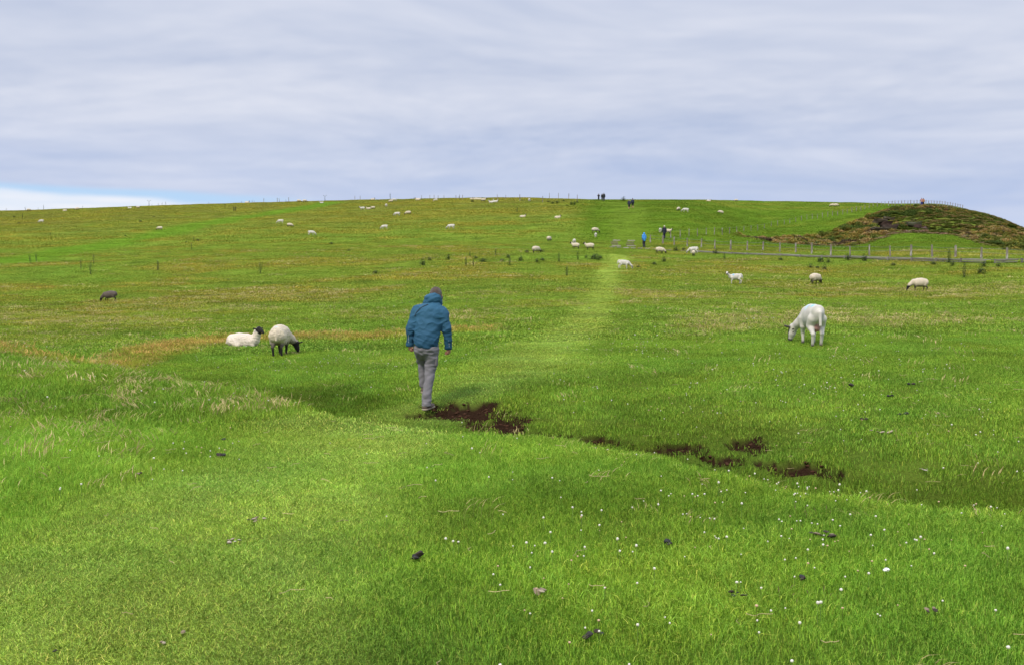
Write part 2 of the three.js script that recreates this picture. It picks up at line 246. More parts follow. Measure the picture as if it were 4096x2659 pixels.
/* the ground: one sheet, fine near the camera and out to the horizon */
const TEX = (() => {                                                               // grain of turf; the tile is 4 m
  const N = 512, col = new Uint8Array(N * N * 4), bump = new Uint8Array(N * N * 4), wrap = (f, s) => (x, y) => { const a = x / N, b = y / N; return (f(x * s, y * s) * (1 - a) + f((x - N) * s, y * s) * a) * (1 - b) + (f(x * s, (y - N) * s) * (1 - a) + f((x - N) * s, (y - N) * s) * a) * b; };
  const f1 = wrap((x, y) => fbm(x, y, 4, .7), .06), f2 = wrap((x, y) => fbm(x + 50, y, 2, .6), .35);
  for (let j = 0; j < N; j++) for (let i = 0; i < N; i++) {
    const k = (j * N + i) * 4, a = f1(i, j), b = f2(i, j), v = clamp(.80 + .34 * a + .30 * b, .3, 1), w = clamp(.5 + .4 * a + .5 * b);
    col[k] = 255 * clamp(v + .06 * b); col[k + 1] = 255 * v; col[k + 2] = 255 * clamp(v - .05 * a); col[k + 3] = 255; bump[k] = bump[k + 1] = bump[k + 2] = 255 * w; bump[k + 3] = 255;
  }
  const t = (data, rep) => { const x = new THREE.DataTexture(data, N, N, THREE.RGBAFormat); x.wrapS = x.wrapT = THREE.RepeatWrapping; x.magFilter = THREE.LinearFilter; x.minFilter = THREE.LinearMipmapLinearFilter; x.generateMipmaps = true; x.needsUpdate = true; x.repeat.set(rep, rep); return x; };
  return { col: t(col, .25), bump: t(bump, .25) };
})();
const groundMat = new THREE.MeshPhysicalMaterial({ specularIntensity: .02, vertexColors: true, roughness: 1, map: TEX.col, bumpMap: TEX.bump, bumpScale: .06 });
{
  const ang = []; { let a = -Math.PI; while (a < Math.PI - 1e-6) { ang.push(a); const k = Math.abs(a); a += k < .66 ? .0026 : k < 1.2 ? .03 : .13; } }
  const rad = []; { let r = .6; while (r < 3200) { rad.push(r); r *= r < 3.4 ? 1.12 : r < 330 ? 1.0082 : 1.08; } }
  const na = ang.length, nr = rad.length, P = [], C = [], UV = [], I = [];
  P.push(0, H(0, -.1), 0); C.push(...COL.lush); UV.push(0, 0);
  for (let j = 0; j < nr; j++) for (let i = 0; i < na; i++) {
    const x = Math.sin(ang[i]) * rad[j], z = -Math.cos(ang[i]) * rad[j], behind = z > -.5;
    P.push(x, behind ? lerp(0, -20, smooth(60, 900, rad[j])) : H(x, z), z); UV.push(x, z);
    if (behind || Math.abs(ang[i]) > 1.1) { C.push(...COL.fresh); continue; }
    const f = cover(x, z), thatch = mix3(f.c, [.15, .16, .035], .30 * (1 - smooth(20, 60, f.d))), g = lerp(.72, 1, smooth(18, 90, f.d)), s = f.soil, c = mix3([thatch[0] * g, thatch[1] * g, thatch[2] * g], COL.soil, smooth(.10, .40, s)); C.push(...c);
  }
  for (let i = 0; i < na; i++) I.push(0, 1 + i, 1 + (i + 1) % na);
  for (let j = 0; j < nr - 1; j++) for (let i = 0; i < na; i++) { const a = 1 + j * na + i, b = 1 + j * na + (i + 1) % na, c = a + na, d = b + na; I.push(a, c, b, b, c, d); }
  const g = new THREE.BufferGeometry(); g.setAttribute('position', new THREE.Float32BufferAttribute(P, 3)); g.setAttribute('color', new THREE.Float32BufferAttribute(C, 3)); g.setAttribute('uv', new THREE.Float32BufferAttribute(UV, 2)); g.setIndex(I); g.computeVertexNormals();
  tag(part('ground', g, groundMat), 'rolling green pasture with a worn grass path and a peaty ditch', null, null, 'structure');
}

/* ---------------------------------------------------------------- grass: tufts that are really blades */
function tuft(seed, n, rad, h0, h1, w, lean, o = {}) {
  const r = rng(seed), P = [], C = [], N = [], I = [];
  for (let b = 0; b < n; b++) {
    const q = Math.sqrt(r()) * rad, t = r() * 6.283, x = Math.cos(t) * q, z = Math.sin(t) * q, a = r() * 6.283, h = lerp(h0, h1, r() * r() * .6 + r() * .4), l = h * lean * (.25 + r()), la = r() * 6.283, wind = h * .22;
    const dx = Math.cos(la) * l + wind, dz = Math.sin(la) * l, ww = w * (.6 + .7 * r()) / 2, cx = Math.cos(a) * ww, cz = Math.sin(a) * ww, k = P.length / 3;
    P.push(x - cx, -.015, z - cz, x + cx, -.015, z + cz, x - cx * .8 + dx * .38, h * .62, z - cz * .8 + dz * .38, x + cx * .8 + dx * .38, h * .62, z + cz * .8 + dz * .38, x + dx, h * (1 - .25 * Math.min(1.4, lean)), z + dz);
    I.push(k, k + 1, k + 2, k + 1, k + 3, k + 2, k + 2, k + 3, k + 4);
    const dead = r() < (o.dead ?? .10), v = .72 + .56 * r(), y = (r() - .5) * .20, col = dead ? [1.75 * v, 1.2 * v, 1.9 * v] : [v * (1 + y), v * (1 + y * .25), v * (1 - y)];
    for (let i = 0; i < 5; i++) C.push(...col);
    const nx = -Math.sin(a) * .5, nz = Math.cos(a) * .5; for (let i = 0; i < 5; i++) { const L = Math.hypot(nx, 1, nz); N.push(nx / L, 1 / L, nz / L); }
  }
  const g = new THREE.BufferGeometry(); g.setAttribute('position', new THREE.Float32BufferAttribute(P, 3)); g.setAttribute('normal', new THREE.Float32BufferAttribute(N, 3)); g.setAttribute('color', new THREE.Float32BufferAttribute(C, 3)); g.setIndex(I); return g;
}
const bladeMat = new THREE.MeshPhysicalMaterial({ vertexColors: true, roughness: .9, side: THREE.DoubleSide, specularIntensity: .06, transmission: .4, thickness: 0 });
const M4 = new THREE.Matrix4(), Q4 = new THREE.Quaternion(), V4 = new THREE.Vector3(), S4 = new THREE.Vector3(), E4 = new THREE.Euler(), CC = new THREE.Color();
function scatter(name, label, geos, material, list) {                              // list of [x, y, z, turn, width, height, r, g, b]
  const per = geos.map(() => []); list.forEach((a, i) => per[a[9] ?? i % geos.length].push(a));
  geos.forEach((g, k) => {
    if (!per[k].length) return;
    const m = new THREE.InstancedMesh(g, material, per[k].length); m.name = numbered(name); m.castShadow = m.receiveShadow = true;
    per[k].forEach((a, i) => { Q4.setFromEuler(E4.set(a[10] ?? 0, a[3], a[11] ?? 0)); m.setMatrixAt(i, M4.compose(V4.set(a[0], a[1], a[2]), Q4, S4.set(a[4], a[5], a[4]))); m.setColorAt(i, CC.setRGB(a[6], a[7], a[8])); });
    tag(m, label, null, null, 'stuff'); scene.add(m);
  });
}
const GAIN = 1.22;
function sow(seed, d0, d1, dens, each) {                                           // points spread evenly over the wedge of ground in view
  const r = rng(seed), hw = .56, n = Math.round(dens * (hw * (d1 * d1 - d0 * d0) + 2 * (d1 - d0)));
  for (let i = 0; i < n; i++) { const d = Math.sqrt(lerp(d0 * d0, d1 * d1, r())), x = (r() * 2 - 1) * (hw * d + 1); each(x, -d, r); }
}
function sward(name, label, seed, d0, d1, dens, geos, width, gain = GAIN) {
  const list = [];
  sow(seed, d0, d1, dens, (x, z, r) => {
    const f = cover(x, z), a = r(), b = r(), c = r(), e = r(); if (f.soil > .07 + .42 * a * a || f.hl > .3) return;
    const h = turfHeight(f, x, z) * (.75 + .5 * b), v = gain * (.86 + .28 * c), y = (e - .5) * .16;
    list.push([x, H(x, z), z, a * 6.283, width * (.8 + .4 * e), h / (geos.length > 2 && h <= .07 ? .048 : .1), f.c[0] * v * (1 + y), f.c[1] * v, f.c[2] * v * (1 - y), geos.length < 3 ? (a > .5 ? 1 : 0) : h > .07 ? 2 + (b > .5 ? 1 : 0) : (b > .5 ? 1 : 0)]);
  });
  scatter(name, label, geos, bladeMat, list);
}
sward('grass', 'short green pasture grass in the foreground', 11, 3.0, 9.5, 200, [tuft(1, 110, .15, .022, .064, .0025, .8, { dead: .06 }), tuft(2, 110, .15, .020, .060, .0027, 1.1, { dead: .09 }), tuft(3, 84, .15, .05, .13, .0027, .8, { dead: .07 }), tuft(17, 84, .15, .05, .13, .0028, 1.1, { dead: .09 })], 1, 1.78);
sward('grass', 'green pasture grass around the ditch', 12, 9.5, 23, 60, [tuft(4, 96, .24, .022, .064, .0048, .8, { dead: .07 }), tuft(5, 96, .24, .020, .060, .0052, 1.15, { dead: .10 }), tuft(18, 84, .24, .05, .13, .0050, .8, { dead: .07 }), tuft(19, 84, .24, .05, .13, .0054, 1.15, { dead: .10 })], 1, 1.66);
sward('grass', 'green pasture grass on the middle of the slope', 13, 23, 52, 15, [tuft(6, 60, .42, .05, .13, .013, .7), tuft(7, 60, .42, .05, .14, .014, 1.0, { dead: .12 })], 1, 1.6);
sward('grass', 'grass on the far slope', 14, 52, 130, 4.2, [tuft(8, 64, .85, .06, .15, .03, .7), tuft(9, 64, .85, .06, .16, .03, 1.0, { dead: .2 })], 1, 1.36);
sward('grass', 'grass on the upper hill', 15, 130, 285, 1.1, [tuft(10, 70, 1.5, .08, .18, .07, .7), tuft(16, 70, 1.5, .08, .20, .07, 1, { dead: .2 })], 1, 1.36);

/* ---------------------------------------------------------------- bodies: tapered limbs joined smoothly, meshed with surface nets */
// a bone: { a, b, ra, rb, c: colour, k: how softly it joins, s: [sx, sy, sz] stretch about a }
function boneDist(p, q) {
  let x = p[0], y = p[1], z = p[2]; const a = q.a; let b = q.b, m = 1;
  if (q.s) { x = a[0] + (x - a[0]) / q.s[0]; y = a[1] + (y - a[1]) / q.s[1]; z = a[2] + (z - a[2]) / q.s[2]; m = Math.min(...q.s); b = q.bs; }
  const ex = b[0] - a[0], ey = b[1] - a[1], ez = b[2] - a[2], l2 = ex * ex + ey * ey + ez * ez;
  const t = l2 > 0 ? clamp(((x - a[0]) * ex + (y - a[1]) * ey + (z - a[2]) * ez) / l2) : 0;
  const dx = x - a[0] - ex * t, dy = y - a[1] - ey * t, dz = z - a[2] - ez * t;
  return (Math.sqrt(dx * dx + dy * dy + dz * dz) - (q.ra + (q.rb - q.ra) * t)) * m;
}
function bone(a, b, ra, rb, c, k = .03, s) { const q = { a, b: b ?? a, ra, rb: rb ?? ra, c, k, s }; if (s) q.bs = q.b.map((v, i) => a[i] + (v - a[i]) / s[i]); return q; }
function fieldOf(bones, post) {
  return p => { let d = 1e3; for (const q of bones) { const e = boneDist(p, q), k = q.k; if (e > d + k) continue; if (d > e + k) { d = e; continue; } const h = (k - Math.abs(e - d)) / k; d = Math.min(d, e) - h * h * k * .25; } return post ? post(d, p) : d; };
}
function skin(bones, cell, o = {}) {
  const lo = [1e9, 1e9, 1e9], hi = [-1e9, -1e9, -1e9], f = fieldOf(bones, o.post);
  for (const q of bones) for (const [e, r] of [[q.a, q.ra], [q.b, q.rb]]) for (let i = 0; i < 3; i++) { const w = r * (q.s ? q.s[i] : 1) + (o.pad ?? .02) + cell * 1.5; lo[i] = Math.min(lo[i], e[i] - w); hi[i] = Math.max(hi[i], e[i] + w); }
  if (o.clip) for (let i = 0; i < 3; i++) { lo[i] = Math.max(lo[i], o.clip[0][i]); hi[i] = Math.min(hi[i], o.clip[1][i]); }
  const n = lo.map((v, i) => Math.max(3, Math.ceil((hi[i] - v) / cell) + 1)), nx = n[0], ny = n[1], nz = n[2], F = new Float32Array(nx * ny * nz).fill(1);
  // coarse pass first, so that empty space costs little
  const st = 4, reach = cell * st * 1.9;
  for (let k = 0; k < nz; k += st) for (let j = 0; j < ny; j += st) for (let i = 0; i < nx; i += st) {
    const c = f([lo[0] + (i + 1.5) * cell, lo[1] + (j + 1.5) * cell, lo[2] + (k + 1.5) * cell]);
    const far = Math.abs(c) > reach * 1.6 + (o.slack ?? .01);
    for (let kk = k; kk < Math.min(nz, k + st); kk++) for (let jj = j; jj < Math.min(ny, j + st); jj++) for (let ii = i; ii < Math.min(nx, i + st); ii++) F[(kk * ny + jj) * nx + ii] = far ? c : f([lo[0] + ii * cell, lo[1] + jj * cell, lo[2] + kk * cell]);
  }
  const id = new Int32Array(nx * ny * nz).fill(-1), P = [], I = [];
  const at = (i, j, k) => F[(k * ny + j) * nx + i];
  for (let k = 0; k < nz - 1; k++) for (let j = 0; j < ny - 1; j++) for (let i = 0; i < nx - 1; i++) {
    let m = 0, cx = 0, cy = 0, cz = 0, cnt = 0; const v = [at(i, j, k), at(i + 1, j, k), at(i, j + 1, k), at(i + 1, j + 1, k), at(i, j, k + 1), at(i + 1, j, k + 1), at(i, j + 1, k + 1), at(i + 1, j + 1, k + 1)];
    for (let q = 0; q < 8; q++) if (v[q] < 0) m |= 1 << q;
    if (m === 0 || m === 255) continue;
    for (const [a, b] of [[0, 1], [2, 3], [4, 5], [6, 7], [0, 2], [1, 3], [4, 6], [5, 7], [0, 4], [1, 5], [2, 6], [3, 7]]) if ((v[a] < 0) !== (v[b] < 0)) { const t = v[a] / (v[a] - v[b]); cx += lerp(a & 1, b & 1, t); cy += lerp(a >> 1 & 1, b >> 1 & 1, t); cz += lerp(a >> 2, b >> 2, t); cnt++; }
    id[(k * ny + j) * nx + i] = P.length / 3; P.push(lo[0] + (i + cx / cnt) * cell, lo[1] + (j + cy / cnt) * cell, lo[2] + (k + cz / cnt) * cell);
  }
  const cellId = (i, j, k) => id[(k * ny + j) * nx + i];
  for (let k = 1; k < nz - 1; k++) for (let j = 1; j < ny - 1; j++) for (let i = 1; i < nx - 1; i++) {
    const s = at(i, j, k) < 0;
    const quad = (a, b, c, d, flip) => { if (a < 0 || b < 0 || c < 0 || d < 0) return; if (flip) I.push(a, c, b, a, d, c); else I.push(a, b, c, a, c, d); };
    if (s !== (at(i + 1, j, k) < 0)) quad(cellId(i, j - 1, k - 1), cellId(i, j, k - 1), cellId(i, j, k), cellId(i, j - 1, k), !s);
    if (s !== (at(i, j + 1, k) < 0)) quad(cellId(i - 1, j, k - 1), cellId(i - 1, j, k), cellId(i, j, k), cellId(i, j, k - 1), !s);
    if (s !== (at(i, j, k + 1) < 0)) quad(cellId(i - 1, j - 1, k), cellId(i, j - 1, k), cellId(i, j, k), cellId(i - 1, j, k), !s);
  }
  const C = [], N = [];
  for (let v = 0; v < P.length; v += 3) {
    const p = [P[v], P[v + 1], P[v + 2]], e = cell * .6, g = [f([p[0] + e, p[1], p[2]]) - f([p[0] - e, p[1], p[2]]), f([p[0], p[1] + e, p[2]]) - f([p[0], p[1] - e, p[2]]), f([p[0], p[1], p[2] + e]) - f([p[0], p[1], p[2] - e])], L = Math.hypot(...g) || 1;
    N.push(g[0] / L, g[1] / L, g[2] / L);
    let W = 0; const c = [0, 0, 0]; let near = 0, nd = 1e9; for (let qi = 0; qi < bones.length; qi++) { const q = bones[qi], d = boneDist(p, q); if (d < nd) { nd = d; near = qi; } }
    for (const q of bones) { if (!q.c) continue; const d = boneDist(p, q), w = Math.exp(-(d - nd) / (o.blend ?? .008)); W += w; for (let i = 0; i < 3; i++) c[i] += q.c[i] * w; }
    let col = c.map(x => x / (W || 1)); if (o.paint) col = o.paint(p, col, near, bones[near]); C.push(...col);
  }
  const g = new THREE.BufferGeometry(); g.setAttribute('position', new THREE.Float32BufferAttribute(P, 3)); g.setAttribute('normal', new THREE.Float32BufferAttribute(N, 3)); g.setAttribute('color', new THREE.Float32BufferAttribute(C, 3)); g.setIndex(I); return g;
}

/* ---------------------------------------------------------------- sheep: forward is +x, feet at y = 0 */
const WOOL = [.55, .485, .375], SHORN = [.56, .54, .495], BLACK = [.016, .014, .014], HOOF = [.035, .03, .028], PINK = [.40, .22, .19];
const sheepMat = vmat(.95);
function sheepBones(kind, pose, o = {}) {
  const lamb = kind === 'lamb', B = [], body = o.body ?? (lamb ? WOOL : SHORN), leg = o.leg ?? (lamb ? BLACK : SHORN), face = o.face ?? (lamb ? BLACK : SHORN), fat = o.fat ?? (lamb ? 1.16 : 1), K = .07;
  const nz = o.turn ?? 0;                                                    // how far the head is turned aside (+ to its left, -z)
  const lie = pose === 'lie', dy = lie ? -.33 : 0;
  const sp = lamb ? [[-.36, .60, .185], [-.12, .595, .215], [.12, .585, .205], [.30, .57, .175]] : [[-.40, .645, .150], [-.15, .625, .178], [.12, .605, .185], [.34, .60, .152]];
  for (let i = 0; i < 3; i++) { const [x, y, r] = sp[i], [x2, y2, r2] = sp[i + 1]; B.push(bone([x, y + dy, 0], [x2, y2 + dy, 0], r * fat, r2 * fat, body, K, [1, 1.06, lamb ? 1.0 : .76])); }
  B.push(bone([-.05, (lamb ? .52 : .56) + dy, 0], [.16, (lamb ? .50 : .545) + dy, 0], (lamb ? .185 : .168) * fat, (lamb ? .185 : .168) * fat, body, .09, [1, 1, lamb ? 1 : .84]));
  if (!lamb) B.push(bone([-.50, .70, 0], [-.44, .72, 0], .05, .10, body, .08));
  const neck = [[.40, .62 + dy, 0]]; let poll, nose;
  if (pose === 'graze') { neck.push([.62, lamb ? .42 : .40, nz * .10]); poll = [.73, .30, nz * .17]; nose = [.80 - .02 * Math.abs(nz), .075, nz * .21]; }
  else if (pose === 'lie') { neck.push([.50, .52, nz * .06]); poll = [.56, .62, nz * .10]; nose = [.76 - .08 * Math.abs(nz), .53, nz * .26]; }
  else { neck.push([.56, .78, nz * .06]); poll = [.64, .90, nz * .11]; nose = [.83 - .12 * Math.abs(nz), .78, nz * .28]; }
  const nr = lamb ? [.16, .115, .09] : [.125, .088, .075];
  B.push(bone(neck[0], neck[1], nr[0], nr[1], body, .08), bone(neck[1], poll, nr[1], nr[2], lamb ? body : face, .05));
  const f = [nose[0] - poll[0], nose[1] - poll[1], nose[2] - poll[2]], fl = Math.hypot(...f), u = f.map(v => v / fl), mid = poll.map((v, i) => v + f[i] * .5);
  B.push(bone(poll, mid, lamb ? .082 : .086, lamb ? .068 : .074, face, .04), bone(mid, nose, lamb ? .064 : .070, lamb ? .044 : .050, face, .03));
  // ears stand out sideways
  const hor = Math.hypot(u[0], u[2]) || 1, hx = pose === 'graze' ? [1, 0, nz * .3] : [u[0] / hor, 0, u[2] / hor], side = [-hx[2], 0, hx[0]];
  for (const s of [-1, 1]) { const e0 = poll.map((v, i) => v + side[i] * s * .06 - u[i] * .01), e1 = [e0[0] + side[0] * s * .13 - .02, e0[1] + (o.ear ?? .035), e0[2] + side[2] * s * .13]; B.push({ ...bone(e0, e1, .022, .024, o.earColor ?? (lamb ? BLACK : [.10, .085, .08]), .02, [1, .9, 1]), ear: 1 }); }
  // legs
  for (const s of [-1, 1]) {
    const st = (o.stride ?? .0) * s;
    if (lie) {
      B.push(bone([-.30, .24, s * .13], [-.10, .12, s * .20], .14, .10, body, .06), bone([-.10, .10, s * .21], [-.28, .05, s * .24], .05, .032, leg, .03));
      B.push(bone([.30, .22, s * .10], [.36, .10, s * .13], .11, .06, body, .06), bone([.36, .07, s * .13], [.56, .04, s * .12], .045, .03, leg, .03));
      continue;
    }
    const hz = lamb ? .105 : .098, hp = [-.36, .56, s * hz * .9], sti = [-.27 + st * .3, .42, s * (hz + .015)], hock = [-.43 + st, .275, s * hz], fet = [-.385 + st, .075, s * (hz - .005)], toe = [-.35 + st, .022, s * (hz - .005)];
    const thigh = lamb ? .13 * fat : .098;
    B.push(bone(hp, sti, thigh, thigh * .74, body, .05), bone(sti, hock, lamb ? .078 : .066, .040, lamb ? mix3(body, leg, .85) : leg, .03), bone(hock, fet, .036, .027, leg, .015), bone(fet, toe, .029, .030, HOOF, .01));
    const sf = -st * .8, sh = [.27, .52, s * .105], el = [.24 + sf * .3, .37, s * .115], kn = [.275 + sf, .235, s * .105], ff = [.262 + sf, .065, s * .10], tf = [.295 + sf, .022, s * .10];
    B.push(bone(sh, el, lamb ? .115 : .10, .062, body, .05), bone(el, kn, .055, .036, leg, .02), bone(kn, ff, .034, .025, leg, .012), bone(ff, tf, .028, .029, HOOF, .01));
  }
  if (!lamb && !lie) B.push(bone([-.56, .69, 0], [-.585, .45, .01], .034, .026, body, .03), bone([-.30, .40, 0], [-.28, .37, 0], .085, .075, PINK, .03));
  else B.push(bone([-.53 + (lie ? .02 : 0), .62 + dy, 0], [-.56, .47 + dy * .9, .01], .036, .028, body, .03));
  return { B, poll, nose, u, side };
}
function sheepGeo(kind, pose, cell, o = {}) {
  const { B, poll, nose, u, side } = sheepBones(kind, pose, o), lamb = kind === 'lamb', wool = lamb ? .011 : .0022, fs = lamb ? 17 : 9;
  const bodyC = o.body ?? (lamb ? WOOL : SHORN), spots = o.spots !== false;
  return skin(B, cell, {
    pad: .03, slack: .03, blend: lamb ? .010 : .007,
    post: cell > .02 ? null : (d, p) => Math.abs(d) > .06 ? d : d + (p[1] < .25 && pose !== 'lie' ? 0 : wool) * (noise3(p[0] * fs, p[1] * fs, p[2] * fs) + .5 * noise3(p[0] * fs * 2.3, p[1] * fs * 2.3, p[2] * fs * 2.3)),
    paint: (p, c, i, q) => {
      const n = noise3(p[0] * 9 + 2, p[1] * 9, p[2] * 9), isBody = c[0] > .3 || (o.body && o.body[0] < .2 && c[0] > .06);
      if (isBody) { const v = 1 + .13 * n; c = [c[0] * v, c[1] * v, c[2] * v * (1 - .04 * n)]; }
      if (lamb) { const d = p.map((v, i2) => v - poll[i2]), al = d[0] * u[0] + d[1] * u[1] + d[2] * u[2], r2 = Math.hypot(...d); if (r2 < .30 && al > -.045 - .02 * n && Math.sqrt(Math.max(0, r2 * r2 - al * al)) < .12) c = (o.face ?? BLACK); }
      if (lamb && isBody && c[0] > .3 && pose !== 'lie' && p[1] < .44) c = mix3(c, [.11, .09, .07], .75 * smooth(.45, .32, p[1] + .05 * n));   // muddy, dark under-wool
      if (!lamb) {
        const q1 = Math.hypot(p[0] - lerp(poll[0], nose[0], .45), p[1] - lerp(poll[1], nose[1], .45), p[2] - lerp(poll[2], nose[2], .45));
        if (q1 < .16 && o.mask !== false) { const d = p.map((v, i2) => v - poll[i2]), ac = Math.abs(d[0] * side[0] + d[2] * side[2]), nn = [u[1] * side[2], u[2] * side[0] - u[0] * side[2], -u[1] * side[0]], sg = nn[0] + nn[1] > 0 ? 1 : -1, f = sg * (d[0] * nn[0] + d[1] * nn[1] + d[2] * nn[2]); if (f > -.004 && f < .052 && ac > .016) c = BLACK; }
        if (Math.hypot(p[0] - nose[0], p[1] - nose[1], p[2] - nose[2]) < .052) c = mix3(c, [.05, .04, .04], .85);
        if (spots && p[1] < .30 && p[1] > .06 && noise3(p[0] * 26, p[1] * 22, p[2] * 26 + 7) > .62) c = [.05, .045, .045];
      }
      if (o.mark) for (const m of o.mark) { const d = Math.hypot(p[0] - m[0], p[1] - m[1], p[2] - m[2]); c = mix3(c, m[4] ?? [.20, .52, .70], smooth(m[3], m[3] * .25, d + .02 * n) * (m[5] ?? .85)); }
      return c;
    },
  });
}
const SHEEP_GEO = {};
function sheepShape(key, kind, pose, cell, o) { return SHEEP_GEO[key] ??= sheepGeo(kind, pose, cell, o); }
const BLUE_BACK = [[-.28, .84, .03, .10, [.13, .42, .62]]];
const MODELS = {
  ewe: () => sheepShape('ewe', 'ewe', 'graze', .024, { stride: .05, mark: [[.02, .82, 0, .10]] }),
  ewe2: () => sheepShape('ewe2', 'ewe', 'graze', .024, { stride: -.07, turn: .5, mark: [[-.2, .84, 0, .08]] }),
  eweUp: () => sheepShape('eweUp', 'ewe', 'stand', .022, { stride: .03, turn: .1, mark: [[.1, .80, .0, .09]] }),
  eweLook: () => sheepShape('eweLook', 'ewe', 'stand', .016, { stride: .03, turn: -1.0, mark: [[.17, .76, -.12, .11, [.12, .42, .70]], [.10, .66, -.2, .05, [.12, .42, .70]], [.17, .76, .12, .11, [.12, .42, .70]]] }),
  eweLie: () => sheepShape('eweLie', 'ewe', 'lie', .026, {}),
  lamb: () => sheepShape('lamb', 'lamb', 'graze', .024, { stride: .06 }),
  lamb2: () => sheepShape('lamb2', 'lamb', 'graze', .024, { stride: -.05, turn: -.5 }),
  lambUp: () => sheepShape('lambUp', 'lamb', 'stand', .022, { stride: .07 }),
  lambLie: () => sheepShape('lambLie', 'lamb', 'lie', .024, { turn: .2 }),
  dark: () => sheepShape('dark', 'lamb', 'graze', .018, { stride: .05, body: [.105, .085, .072], turn: .25 }),
  nearEwe: () => sheepShape('nearEwe', 'ewe', 'graze', .0105, { stride: .045, turn: -1.15, mark: [[-.22, .83, -.06, .085, [.20, .55, .75]], [-.33, .83, -.06, .028, [.05, .25, .40]], [.05, .77, -.10, .10, [.45, .62, .72]], [-.02, .80, -.08, .05, [.15, .30, .48]]] }),
  nearLamb: () => sheepShape('nearLamb', 'lamb', 'graze', .0105, { stride: .05, turn: 1.5, fat: 1.12, mark: [[-.36, .84, -.03, .085, [.25, .55, .70]], [-.38, .84, -.04, .035, [.02, .16, .25]]] }),
  nearLie: () => sheepShape('nearLie', 'lamb', 'lie', .0105, { turn: .45, fat: 1.0, body: [.66, .585, .50], mark: [[-.56, .36, .12, .06, [.12, .20, .30]], [-.57, .26, .12, .12, [.62, .68, .74], .6]] }),
};
const sheepParts = {};
function putSheep(model, px, py, yaw, size, label, o = {}) {
  const g = o.at ?? G(px, py), [x, y, z] = g, m = part('sheep', MODELS[model](), sheepMat), a = R(yaw), L = .4 * size;
  const hf = H(x + Math.cos(a) * L, z - Math.sin(a) * L), hb = H(x - Math.cos(a) * L, z + Math.sin(a) * L);
  m.scale.setScalar(size); m.rotation.order = 'YXZ'; m.rotation.y = a; m.rotation.z = Math.atan2(hf - hb, 2 * L); m.position.set(x, Math.min(y, (hf + hb) / 2) - (o.sink ?? .015), z);
  return tag(m, label, 'sheep', o.group);
}
